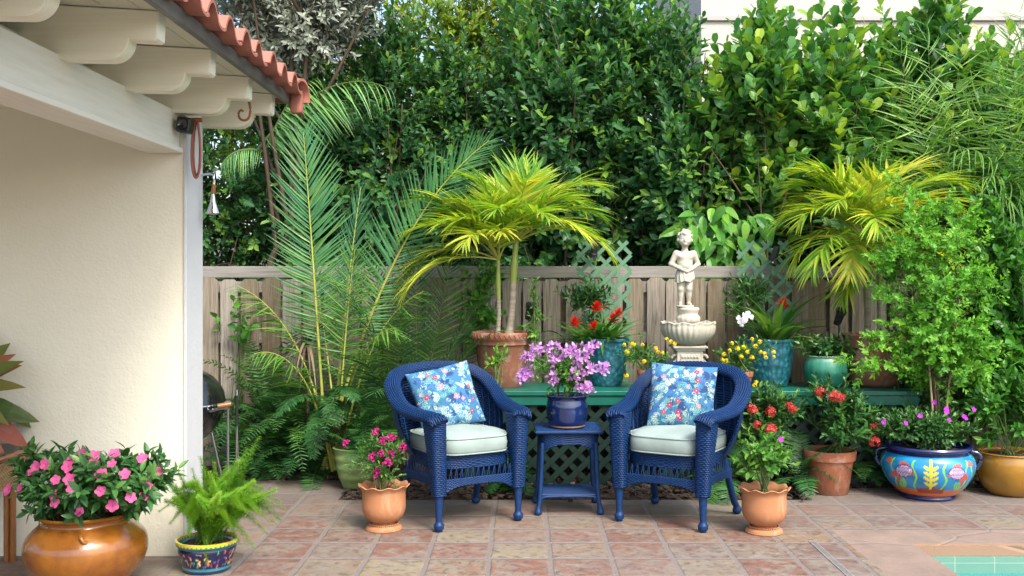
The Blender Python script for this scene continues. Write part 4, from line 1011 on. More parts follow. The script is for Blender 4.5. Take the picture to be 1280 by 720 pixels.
# painted bowl with foxtail fern
t = thing('potted_foxtail_fern', 'bushy light green foxtail fern in a small dark painted bowl at the pillar foot', 'potted plant', (wx(259, 5.15), 5.15, 0))
n = 260; prof = sprof([(.108, 0), (.115, .006), (.12, .02), (.135, .08), (.143, .11), (.142, .125), (.152, .135), (.154, .156)], 50)
r = np.random.default_rng(4)
inner = prof[::-1].copy(); inner[:, 0] -= .012; inner = inner[inner[:, 1] > .08]; full = np.concatenate([[[.001, 0]], prof, inner]); m = len(full)
uu = np.tile(np.arange(n)/n*2*np.pi*.14, (m, 1)); zz = np.repeat(full[:, 1][:, None], n, 1); C_ = np.zeros((m, n, 3)); C_[:] = srgb(18, 26, 66)
C_[(zz > .122)] = srgb(36, 120, 122); C_[(zz > .140)] = srgb(205, 190, 40); C_[(zz < .03)] = srgb(50, 140, 150); C_[zz < .016] = srgb(20, 40, 90)
mk = (zz > .138) & (zz < .146) & (np.sin(uu*300) > .2); C_[mk] = srgb(36, 120, 122)
for k in range(150):
    x, z = r.uniform(0, .88), r.uniform(.04, .112); c = [srgb(214, 120, 90), srgb(70, 150, 120), srgb(190, 80, 60), srgb(110, 70, 140), srgb(220, 190, 110)][r.integers(0, 5)]
    C_[ell(uu, zz, x, z, r.uniform(.004, .011), r.uniform(.0025, .005), r.uniform(0, 3))] = c
b = MB(); b.lathe(full, n, col=C_.reshape(-1, 3)); sharp(b.build('bowl', M['glazed_paint'], t), 50); soil_disc(.135, .125, t)
def plume(mb, st, P, rmax, tint, r, n=420):
    m = len(P); s = r.uniform(.02, 1, n)**.95; L = np.linspace(0, 1, m); c = np.stack([np.interp(s, L, P[:, k]) for k in range(3)], -1); T = nrm(np.stack([np.interp(s, L, np.gradient(P, axis=0)[:, k]) for k in range(3)], -1))
    a = r.uniform(0, 6.28, n); X = nrm(np.cross(T, A(.2, .3, 1))); Y = np.cross(T, X); rad = rmax*np.clip(1.7*(1-s)**.6, .4, 1)*np.clip(s*4, .3, 1)
    D = X*np.cos(a)[:, None]+Y*np.sin(a)[:, None]; base_ = c+D*(rad*r.uniform(0, .45, n))[:, None]
    mb.inst(T_needle, base_, D+T*.35+r.normal(0, .25, (n, 3)), T, rad*r.uniform(.5, .8, n), np.clip(tint+.35*s+r.normal(0, .15, n), 0, 1)); st.tube(P, np.linspace(.003, .001, m), 4)
T_needle = blade_tpl(.34, 1, .05, .1, .9)
mb, st = MB(), MB(); o0 = Vector(t.location)
tips = [(325, 545, 5.2), (299, 575, 5.05), (352, 627, 5.1), (357, 637, 5.25), (345, 655, 5.0), (322, 690, 4.95), (205, 600, 5.15), (196, 585, 5.25), (240, 585, 5.2), (262, 590, 4.95), (285, 580, 5.35), (232, 640, 4.9), (258, 706, 4.98), (300, 610, 4.9), (330, 610, 5.35), (216, 622, 5.0), (246, 600, 5.0), (275, 615, 4.88), (310, 640, 4.9), (225, 612, 5.35), (268, 578, 5.15), (335, 668, 5.05), (212, 655, 5.2), (290, 660, 4.9), (248, 620, 4.85), (318, 600, 5.0), (345, 612, 5.0), (352, 650, 5.15), (206, 625, 4.95), (222, 588, 5.0), (250, 570, 5.3), (282, 602, 5.0), (308, 628, 5.1), (325, 640, 4.95), (236, 668, 4.9), (300, 680, 5.0), (310, 560, 5.3), (198, 640, 5.1)]
for k, (x, y, D_) in enumerate(tips):
    e = np.array(at(x, y, D_)-o0); s0 = A(r.normal(0, .04), r.normal(0, .04), .13); hgt = max(e[2], .2); mid = s0*.40+e*.60+A(0, 0, .13 if e[2] < .38 else .04)
    P = catmull([s0, (s0+mid)/2+A(0, 0, .05), mid, e], 16); plume(mb, st, P, .042*r.uniform(.8, 1.2), .45+.12*r.normal(), r, 2000)
mb.build('foliage', M['lf_fox'], t); st.build('stems', M['stem'], t)

# pale green ridged pot behind the left armchair side
t = thing('potted_sword_fern', 'ridged pale green pot of fern standing behind the left terracotta urn', 'potted plant', (wx(446, 7.12), 7.12, 0))
pot_mesh(sprof([(.085, 0), (.11, .05), (.135, .12), (.15, .2), (.155, .27), (.163, .285)], 40), M['olivepot'], t, .015, 48, lambda r_, z, a: (r_*(1+.02*np.sin(z*95)), z)); soil_disc(.13, .25, t)
def fern_clump(parent, c, n, L, r, mat='lf_fern', tint=.35, spread=(0, 6.28), elev=(.3, 1.1), w_=.15, hang=1.1, npin=34, pll=.075, name='foliage'):
    mb, rb = MB(), MB(); tp = blade_tpl(.26, 2, .15, .15, .8)
    for k in range(n):
        a = r.uniform(*spread); el = r.uniform(*elev); d = A(math.cos(a)*math.cos(el), math.sin(a)*math.cos(el), math.sin(el))
        frond(mb, rb, np.array(c)+r.normal(0, .02, 3), d, L*r.uniform(.7, 1.15), hang*r.uniform(.8, 1.3), npin, pll, tp, 85, 60, .1, r, tint+r.normal(0, .1), .12, .08, lambda q: np.sin(np.pi*np.clip(.12+.85*q, 0, 1))**.7, .0028, 0, .0, roll=r.normal(0, .25))
    mb.build(name, M[mat], parent); rb.build('stems', M['stem'], parent)
r = np.random.default_rng(31); fern_clump(t, (0, 0, .26), 16, .42, r, tint=.4, elev=(.5, 1.3))

# terracotta pot of coral ixora
t = thing('potted_ixora', 'plain terracotta pot of glossy shrub with coral red flower heads on the patio', 'potted plant', (wx(1037, 6.98), 6.98, 0))
pot_mesh([(.118, 0), (.122, .005), (.155, .225), (.156, .228), (.170, .23), (.175, .29)], M['terracotta'], t, .016); soil_disc(.15, .25, t)
r = np.random.default_rng(33); p, out = bush(t, (-.02, -.02, .47), (.36, .26, .24), 'lf_ixora', T_oval, .062, 170, 10, .15, r, base=(0, 0, .25), up=.9, tint0=.35, pairs=True, tipbias=.3)
fm = [flower_mesh('ball', M['p_ixora'], r=r), flower_mesh('ball', M['p_ixora'], r=r)]
o0 = Vector(t.location)
def world_flowers(par, meshes, P, size, name='flower_head', r=r, zup=.5):
    o0 = Vector(par.location); put_flowers(par, meshes, [at(x, y, D_)-o0 for x, y, D_ in P], [(r.normal(0, .3), -1, zup) for _ in P], size, name, r)
world_flowers(t, fm, [(990, 511, 6.72), (1043, 496, 6.75), (1049, 497, 6.7), (1092, 533, 6.8), (1093, 551, 6.8), (1074, 533, 6.85), (1025, 490, 6.85)], .038)
# second, smaller ixora behind the right chair
t = thing('ixora_shrub', 'low glossy shrub with red flower heads growing behind the right terracotta urn', 'shrub', (wx(955, 6.95), 6.95, -.02))
r = np.random.default_rng(34); p, out = bush(t, (0, 0, .48), (.30, .2, .28), 'lf_ixora', T_oval, .058, 150, 10, .14, r, base=(0, 0, 0), up=.9, tint0=.35, pairs=True)
world_flowers(t, fm, [(946, 531, 6.65), (962, 537, 6.62), (965, 536, 6.7), (918, 533, 6.75), (987, 508, 6.75), (940, 512, 6.8), (963, 515, 6.75)], .036, r=r)

# large painted fish bowl
t = thing('painted_fish_planter', 'large turquoise bowl painted with fish and seaweed, blue rim, holding small purple flowers', 'planter', (wx(1159, 6.86), 6.86, 0))
n = 520; prof = sprof([(.17, 0), (.175, .012), (.17, .03), (.20, .045), (.265, .12), (.298, .20), (.292, .265), (.262, .305), (.258, .315), (.275, .325), (.285, .338), (.278, .35)], 110)
inner = prof[::-1].copy(); inner[:, 0] -= .018; inner = inner[inner[:, 1] > .2]; full = np.concatenate([[[.001, 0]], prof, inner]); m = len(full)
cut = len(prof)+1
ang = np.arange(n)/n*2*np.pi; ang = (ang-1.5*np.pi+np.pi) % (2*np.pi)-np.pi      # 0 faces the camera (-Y)
uu = np.tile(ang*.29, (m, 1)); zz = np.repeat(full[:, 1][:, None], n, 1)
uu = np.where(np.abs(uu) > .455, np.sign(uu)*(.911-np.abs(uu)), uu)   # motif repeats on the far side
C_ = np.zeros((m, n, 3)); C_[:] = srgb(22, 132, 186); rr_ = np.random.default_rng(2)
nz_ = np.array([[.5+.5*math.sin(a*7+b_*40) for a in ang] for b_ in full[:, 1]]); C_ = C_*(.8+.35*nz_[..., None])
def paint(mask, c): C_[mask & (np.arange(m)[:, None] < cut)] = srgb(*c)
paint(zz < .085, (206, 104, 40)); paint((zz < .105) & (np.abs(uu) < .10) & (zz < .09+.02*np.cos(uu*60)), (150, 50, 30)); paint(zz < .06, (206, 104, 40))
paint(ell(uu, zz, 0, .085, .10, .022, 0), (140, 44, 28))
for x0, s_, ph in ((-.10, 1, 0), (.085, 1, 1), (.24, 1, 2), (-.25, 1, .5), (-.19, .5, 1.4), (.30, .8, .2), (.37, 1, 2.2), (-.37, 1, 1.1)):
    wv = x0+.012*np.sin(zz*45+ph); paint((np.abs(uu-wv) < .0065) & (zz > .09) & (zz < .09+.19*s_), (130, 205, 70))
for sx_ in (-1, 1):
    for k in range(3): paint((np.abs(np.hypot(uu-sx_*(.20+.02*k), zz-.125)-.03) < .006) & (zz < .14) & (uu*sx_ < .24), (120, 200, 80))
for zc in (.12, .155, .19, .225): 
    paint(ell(uu, zz, -.022, zc+.01, .026, .010, -.6), (226, 214, 50)); paint(ell(uu, zz, .022, zc+.01, .026, .010, .6), (226, 214, 50))
paint((np.abs(uu) < .010) & (zz > .09) & (zz < .265), (226, 214, 50)); paint(ell(uu, zz, 0, .28, .010, .014, 0), (226, 190, 50))
for sx_ in (-1, 1):
    cx, cz = sx_*.165, .205
    paint(ell(uu, zz, cx+sx_*.075, cz-.03, .032, .018, sx_*-.7), (196, 70, 50)); paint(ell(uu, zz, cx+sx_*.05, cz-.055, .04, .013, sx_*-1.1), (196, 70, 50))
    paint(ell(uu, zz, cx, cz+.045, .035, .014, .2*sx_), (206, 90, 60))
    paint(ell(uu, zz, cx, cz, .062, .042, sx_*-.15), (30, 40, 100)); paint(ell(uu, zz, cx, cz, .057, .037, sx_*-.15), (150, 120, 170))
    sc_ = (np.sin((uu-cx)*330)*np.sin((zz-cz)*330) > .25); paint(ell(uu, zz, cx, cz, .054, .034, sx_*-.15) & sc_, (214, 200, 214))
    paint(ell(uu, zz, cx-sx_*.043, cz+.006, .008, .008, 0), (240, 230, 200)); paint(ell(uu, zz, cx-sx_*.043, cz+.006, .004, .004, 0), (20, 20, 40)); paint(ell(uu, zz, cx-sx_*.055, cz-.01, .014, .008, 0), (206, 80, 60))
    paint(ell(uu, zz, sx_*.29, .262, .028, .012, sx_*-.4), (214, 90, 40)); paint(ell(uu, zz, sx_*.27, .25, .015, .01, sx_*-.4), (214, 90, 40))
paint(zz > .300, (16, 24, 84)); paint(zz < .032, (20, 24, 84)); C_[cut:] = srgb(16, 24, 84)
b = MB(); b.lathe(full, n, col=C_.reshape(-1, 3)); o = sharp(b.build('bowl', M['glazed_paint'], t), 50); o.rotation_euler.z = R(-17); soil_disc(.255, .31, t)
for s_ in (-1, 1):
    b = MB()
    for k, yo in enumerate((-.02, 0, .02)): b.tube(catmull([(s_*.262, yo, .315), (s_*.315, yo, .30), (s_*.325, yo, .25), (s_*.298, yo, .20)], 14), .013, 8)
    o = b.build('handle', M['blueglaze'], t, smooth=True); o.rotation_euler.z = R(-17)
r = np.random.default_rng(36); p, out = bush(t, (0, 0, .44), (.36, .25, .15), 'lf_ixora', T_oval, .045, 420, 9, .12, r, base=(0, 0, .3), tint0=.3)
fm = [flower_mesh('five', M['p_violet'], r=r)]
world_flowers(t, fm, [(1168, 503, 6.65), (1183, 515, 6.6), (1186, 525, 6.6), (1205, 521, 6.62), (1207, 523, 6.6), (1132, 529, 6.6), (1183, 512, 6.62), (1150, 520, 6.6), (1105, 528, 6.65), (1217, 512, 6.7)], .017, 'flower', r)
# mustard pot at the right edge
t = thing('potted_shrub', 'round mustard yellow glazed pot of leafy shrub at the right edge of the patio', 'potted plant', (wx(1264, 6.95), 6.95, 0))
pot_mesh(sprof([(.12, 0), (.15, .01), (.195, .07), (.22, .15), (.222, .22), (.21, .268), (.218, .28)], 30), M['mustard'], t, .016); soil_disc(.2, .25, t)
r = np.random.default_rng(37); bush(t, (-.02, 0, .52), (.30, .24, .28), 'lf_vine', T_oval, .07, 150, 9, .16, r, base=(0, 0, .25), tint0=.25, up=.8)

# ---- pots on the bench
def on_bench(x, D_): return (wx(x, D_), D_, bt+.001)
t = thing('potted_palm', 'yellow green palm with two ringed stems in a terracotta pot behind the left armchair', 'potted palm', on_bench(628, 7.45), 0, 'potted palms on the green bench')
pot_mesh([(.135, 0), (.14, .008), (.175, .16), (.20, .30), (.204, .305), (.214, .31), (.216, .34), (.222, .345), (.224, .39)], M['oldterra'], t, .02, 64, lambda r_, z, a: (r_*(1+.012*(np.abs(z-.18) < .012)), z)); soil_disc(.195, .355, t)
def zigzag_band(parent, r_, z0, z1, n, mat):
    b = MB()
    for k in range(n*2):
        a0, a1 = k/(2*n)*6.283, (k+1)/(2*n)*6.283; za, zb = (z0, z1) if k % 2 == 0 else (z1, z0)
        b.tube(A([r_*math.cos(a0), r_*math.sin(a0), za], [r_*math.cos(a1), r_*math.sin(a1), zb]), .003, 4)
    b.build('rim_pattern', mat, parent)
zigzag_band(t, .2245, .352, .382, 40, M['oldterra'])
def palm_stem(parent, foot, top, r0, r1, split, frac=.55):
    P = catmull([foot, np.array(foot)*.7+np.array(top)*.3+A(.008, 0, 0), np.array(foot)*.3+np.array(top)*.7, top], 60); s = np.linspace(0, 1, 60); rr = r0+(r1-r0)*s+.0012*np.sign(np.sin(s*120))*(s < split)+.014*np.exp(-((s-.02)/.06)**2)
    k = int(60*split); b = MB(); b.tube(P[:k+1], rr[:k+1], 12); b.build('trunk', M['paltrunk'], parent, smooth=True)
    b = MB(); q = np.linspace(0, 1, 60-k); b.tube(P[k:], (rr[k:]*1.0)*(1+.25*np.sin(np.pi*np.clip(q*1.6, 0, 1))), 12); b.build('crownshaft', M['shaft'], parent, smooth=True)
    return P[-1]
o0 = np.array(t.location)
c1 = palm_stem(t, (.045, 0, .35), np.array(at(645, 302, 7.45))-o0, .027, .020, .55); c2 = palm_stem(t, (-.035, .01, .35), np.array(at(623, 325, 7.47))-o0, .018, .014, .5)
T_pl = ribbon_tpl(.11, .26); 
def crown(parent, c, specs, L0, r, mat, stalk='yrachis', nl=30, ll=.30, tint=.55, a0=62, a1=22, vee=.45, tpl=None, droop=1.5, bare=.22, name='frond', rr=.008, sag=.12):
    for (az, el, L, *ex) in specs:
        mb, rb = MB(), MB(); a, e = R(az), R(el); d = A(math.cos(a)*math.cos(e), math.sin(a)*math.cos(e), math.sin(e))
        frond(mb, rb, c, d, L*L0, (ex[0] if ex else droop), nl, ll*(.75+.25*L), tpl or T_pl, a0, a1, vee, r, tint+r.normal(0, .16), .2, bare, None, rr, sag=sag, jit=.09)
        o = mb.build(name, M[mat], parent); rb.build('midrib', M[stalk], o)
r = np.random.default_rng(41)
# azimuth 0 = right, 180 = left, 270 = to the camera
crown(t, c1, [(8, 48, 1.0), (-8, 28, 1.05, 1.3), (30, 65, .85), (62, 76, .8), (120, 72, .8), (150, 55, .85), (-30, 38, .85), (-62, 50, .75), (-110, 55, .7), (205, 42, .8), (175, 25, .7, 1.3), (20, 82, .75), (340, 60, .8), (285, 72, .75), (80, 86, .8), (40, 52, 1.1), (2, 60, 1.1), (190, 70, .9)], .74, r, 'lf_palm_y', ll=.33, nl=20, droop=1.25)
crown(t, c2, [(182, 48, 1.05), (172, 26, 1.15, 1.5), (195, 12, 1.1, 1.2), (215, 55, .85), (150, 68, .8), (110, 78, .8), (245, 45, .8), (275, 55, .65), (320, 62, .6), (200, 72, .75), (165, 60, .9), (260, 76, .7), (176, 62, 1.1), (130, 60, 1.0), (60, 80, .9)], .74, r, 'lf_palm_y', ll=.33, nl=20, droop=1.25)

# right palm
t = thing('potted_palm', 'golden palm in a broad round terracotta pot at the right end of the bench', 'potted palm', on_bench(1093, 7.5), 0, 'potted palms on the green bench')
pot_mesh(sprof([(.15, 0), (.19, .03), (.225, .12), (.228, .2), (.215, .30), (.218, .34), (.228, .365), (.232, .37)], 30), M['oldterra'], t, .02); soil_disc(.2, .33, t)
o0 = np.array(t.location); c1 = palm_stem(t, (-.05, 0, .33), np.array(at(1080, 300, 7.5))-o0, .026, .019, .6); c2 = palm_stem(t, (.04, .03, .33), np.array(at(1100, 330, 7.55))-o0, .022, .017, .6)
crown(t, c1, [(180, 48, .95), (172, 66, .95), (188, 26, .85, 1.7), (205, 50, .9), (230, 60, .8), (262, 45, .8), (150, 60, .9), (120, 75, .9), (60, 68, .9), (25, 60, 1.05), (10, 48, 1.2, 1.3), (215, 18, .9, 1.5), (240, 8, .7), (300, 62, .7), (195, 74, .9), (270, 74, .8), (8, 56, 1.25, 1.2), (20, 70, 1.1), (165, 72, 1.0)], .78, r, 'lf_palm_y2', ll=.34, nl=24, tint=.6)
crown(t, c2, [(0, 50, .9), (330, 40, .8), (285, 35, .7), (250, 55, .6), (215, -5, .75, 1.0), (45, 60, .8)], .70, r, 'lf_palm_y2', ll=.30, nl=22, tint=.5)

# teal pots with bromeliads
def teal_pot(loc, label, s_=1.):
    t = thing('potted_bromeliad', label, 'potted plant', loc, 0, 'teal dimpled pots on the green bench')
    pot_mesh([(a*s_, b_) for a, b_ in sprof([(.10, 0), (.118, .01), (.145, .12), (.160, .24), (.168, .31), (.176, .325), (.178, .34)], 26)], M['teal'], t, .016); soil_disc(.155*s_, .30, t); return t
def bromeliad(par, c, n, L, r, mat='lf_brom', tint=.4, wscale=1, el0=.5):
    mb = MB(); a = np.arange(n)*2.4+r.normal(0, .2, n); el = np.clip(el0+.8*np.arange(n)/n+r.normal(0, .1, n), .15, 1.45)
    D = np.stack([np.cos(a)*np.cos(el), np.sin(a)*np.cos(el), np.sin(el)], -1); U = np.stack([-np.cos(a)*np.sin(el), -np.sin(a)*np.sin(el), np.cos(el)], -1)
    mb.inst(blade_tpl(.10*wscale, 8, .55, .3, .55), np.tile(np.array(c, float), (n, 1))+D*A(.02, .02, 0), D, U, L*r.uniform(.75, 1.1, n), np.clip(tint+r.normal(0, .2, n), 0, 1)); return mb.build('rosette', M[mat], par)
t = teal_pot(on_bench(757, 7.55), 'dimpled teal pot of red bromeliads on the bench left of the statue'); r = np.random.default_rng(43)
fm = [flower_mesh('brom', M['p_red'], r=r)]
for (x, y, L) in ((748, 405, .42), (720, 415, .34), (765, 415, .36), (740, 420, .3)): c = at(x, y+22, 7.5)-Vector(t.location); bromeliad(t, (c.x*.8, c.y, .30), 20, L, r, tint=.45)
for x, y in ((747, 390), (719, 409), (743, 414), (767, 405), (771, 398)):
    world_flowers(t, fm, [(x, y-2, 7.44)], .078, 'flower_spike', r, 1.3)
bush(t, (-.12, .06, .52), (.22, .1, .24), 'lf_ixora', T_lance, .07, 50, 9, .16, r, base=(0, 0, .3), up=.8, tint0=.25)
t = teal_pot(on_bench(961, 7.5), 'wide dimpled teal pot with one red bromeliad and a white orchid right of the statue', 1.12); r = np.random.default_rng(44)
for (x, L) in ((973, .55), (965, .42), (985, .36)): c = at(x, 430, 7.47)-Vector(t.location); bromeliad(t, (c.x*.8, 0, .30), 18, L, r, tint=.55, el0=.65)
world_flowers(t, fm, [(977, 384, 7.42)], .08, 'flower_spike', r, 2)
om = [flower_mesh('orchid', M['p_white'], r=r)]; world_flowers(t, om, [(924, 400, 7.33), (931, 397, 7.3), (937, 394, 7.33), (928, 404, 7.35)], .036, 'orchid_flower', r, .3)
stems(t, [(-.1, -.05, .3)], [np.array(at(932, 398, 7.34))-np.array(t.location)], .003)
bush(t, (-.10, .08, .58), (.24, .1, .26), 'lf_ixora', T_lance, .06, 60, 9, .18, r, base=(0, 0, .3), up=.8, tint0=.3)
# lantana in small terracotta pots
fm = [flower_mesh('ball', M['p_yellow'], r=r), flower_mesh('ball', M['p_yellow'], r=r)]
def lantana(x, D_, label, P, rad, seed, pr):
    r = np.random.default_rng(seed); t = thing('potted_lantana', label, 'potted plant', on_bench(x, D_), 0, 'small terracotta pots of yellow lantana')
    pot_mesh([(pr*.72, 0), (pr*.95, .095), (pr*1.05, .098), (pr*1.08, .13)], M['terracotta'], t, .008, 32); soil_disc(pr*.9, .115, t)
    bush(t, (-.0, 0, .21), rad, 'lf_boug', T_oval, .034, 75, 8, .09, r, base=(0, 0, .12), tint0=.2); world_flowers(t, fm, [(a, b_, D_+r.uniform(-.16, -.10)) for a, b_ in P], .0165, 'flower_head', r)
lantana(808, 7.32, 'small terracotta pot of yellow lantana tucked behind the right armchair, left of the fountain', [(833, 424), (843, 430), (820, 436), (828, 441), (792, 431), (784, 440), (790, 430), (803, 431), (780, 431), (805, 452), (783, 470), (822, 440), (838, 427)], (.20, .12, .13), 51, .062)
lantana(928, 7.2, 'terracotta pot of yellow lantana at the right armchair\'s back, right of the fountain', [(915, 429), (905, 443), (903, 450), (907, 451), (918, 461), (922, 436), (927, 446), (940, 447), (929, 434), (944, 433), (955, 442), (957, 447), (967, 446), (967, 440), (951, 440), (940, 424), (943, 482), (945, 478), (912, 438), (934, 440), (950, 427)], (.22, .12, .14), 52, .070)
# green drip glazed pot
t = thing('potted_groundcover', 'shiny green drip glazed pot of trailing leaves between teal and terracotta pots', 'potted plant', on_bench(1032, 7.38))
pot_mesh(sprof([(.085, 0), (.12, .03), (.15, .10), (.152, .15), (.14, .2), (.135, .215), (.145, .228)], 26), M['greendrip'], t, .012, 72, lambda r_, z, a: (r_*(1+.012*np.abs(np.cos(a*9))*np.clip(z/.1, 0, 1)*(z < .2)), z)); soil_disc(.13, .2, t)
r = np.random.default_rng(45); bush(t, (0, 0, .27), (.22, .16, .10), 'lf_ixora', T_broad, .055, 80, 7, .1, r, base=(0, 0, .2), tint0=.4)

# ================================================================== FOUNTAIN AND STATUE
fx_, fy_ = wx(860, 7.58), 7.58
t = thing('stone_fountain', 'white stone garden fountain with a fluted shell basin on a scrolled pedestal', 'fountain', (fx_, fy_, bt+.001))
b = MB(); b.box(-.115, .115, -.115, .115, 0, .03, bev=.006); b.box(-.095, .095, -.095, .095, .03, .26, bev=.006); b.box(-.11, .11, -.11, .11, .255, .275, bev=.006); b.box(-.125, .125, -.125, .125, .272, .29, bev=.006)
b.box(-.07, .07, -.102, -.09, .06, .23, bev=.004)
for k in range(6): b.ball((-.055+k*.022, -.104, .08+.0*k), .010, 8); b.ball((-.055+k*.022, -.104, .21), .010, 8)
b.build('pedestal', M['stone'], t)
for sx_ in (-1, 1):
    b = MB()
    for zc, rr in ((.20, .030), (.12, .022), (.16, .018)): 
        q = np.linspace(0, 5.2, 22); b.tube(np.stack([sx_*(.10+(rr*(1-q/7))*np.cos(q)), -.07+0*q, zc+(rr*(1-q/7))*np.sin(q)], -1), .010, 7)
    b.build('scroll', M['stone'], t, smooth=True)
b = MB()
fl_ = lambda r_, z, a: (r_*(1+.045*np.clip(z/.05, 0, 1)*np.abs(np.cos(a*15))), z+.006*np.clip((z-.1)/.06, 0, 1)*np.cos(a*10))
b.lathe(np.concatenate([sprof([(.001, .0), (.075, .0), (.105, .012), (.15, .04), (.183, .085), (.193, .125), (.192, .15), (.196, .168)], 24), sprof([(.19, .172), (.175, .15), (.12, .12), (.06, .10), (.001, .098)], 12)]), 132, fl_, c=(0, 0, .289)); b.build('basin', M['stone'], t, smooth=True)
b = MB(); b.lathe(sprof([(.001, 0), (.085, .0), (.088, .02), (.07, .04), (.066, .055), (.085, .075), (.088, .10), (.080, .115), (.072, .13), (.078, .15), (.082, .165), (.07, .178), (.001, .18)], 40), 60, lambda r_, z, a: (r_*(1+.03*np.cos(a*14)*(z > .06)*(z < .12)), z), c=(0, 0, .39)); b.build('plinth', M['stone'], t, smooth=True)
STZ = bt+.001+.57

def surface_nets(f, lo, hs):
    """f: 3-D array of distances -> (verts, quads)"""
    s = f < 0; c = s[:-1, :-1, :-1]; act = np.zeros_like(c); cnt = np.zeros(c.shape, int)
    sh = [(i, j, k) for i in (0, 1) for j in (0, 1) for k in (0, 1)]; g = {q: f[q[0]:q[0]+c.shape[0], q[1]:q[1]+c.shape[1], q[2]:q[2]+c.shape[2]] for q in sh}
    ins = sum((g[q] < 0).astype(int) for q in sh); act = (ins > 0) & (ins < 8); I = np.argwhere(act); acc = np.zeros((len(I), 3)); w_ = np.zeros(len(I))
    for q in sh:
        for ax in range(3):
            if q[ax] == 0:
                q2 = list(q); q2[ax] = 1; q2 = tuple(q2); a, b_ = g[q][act], g[q2][act]; m_ = (a < 0) != (b_ < 0); tt = np.where(m_, a/np.where(m_, a-b_, 1), 0)
                p = np.array(q, float)[None]+np.eye(3)[ax][None]*tt[:, None]; acc += p*m_[:, None]; w_ += m_
    V = (I+acc/w_[:, None])*hs+lo; idx = -np.ones(c.shape, int); idx[act] = np.arange(len(I)); Q = []
    for ax in range(3):
        a, b_ = [x for x in range(3) if x != ax]
        s0 = np.take(s, range(0, s.shape[ax]-1), ax); s1 = np.take(s, range(1, s.shape[ax]), ax); E = np.argwhere(s0 != s1); E = E[(E[:, a] > 0) & (E[:, b_] > 0) & (E[:, a] < c.shape[a]) & (E[:, b_] < c.shape[b_])]
        ea, eb = np.eye(3, dtype=int)[a], np.eye(3, dtype=int)[b_]
        qs = np.stack([idx[tuple((E-o_).T)] for o_ in (0*ea, ea, ea+eb, eb)], -1); fl = s0[tuple(E.T)] ^ (ax == 1)
        qs[~fl] = qs[~fl][:, ::-1]; Q.append(qs[(qs >= 0).all(1)])
    return V, np.concatenate(Q)
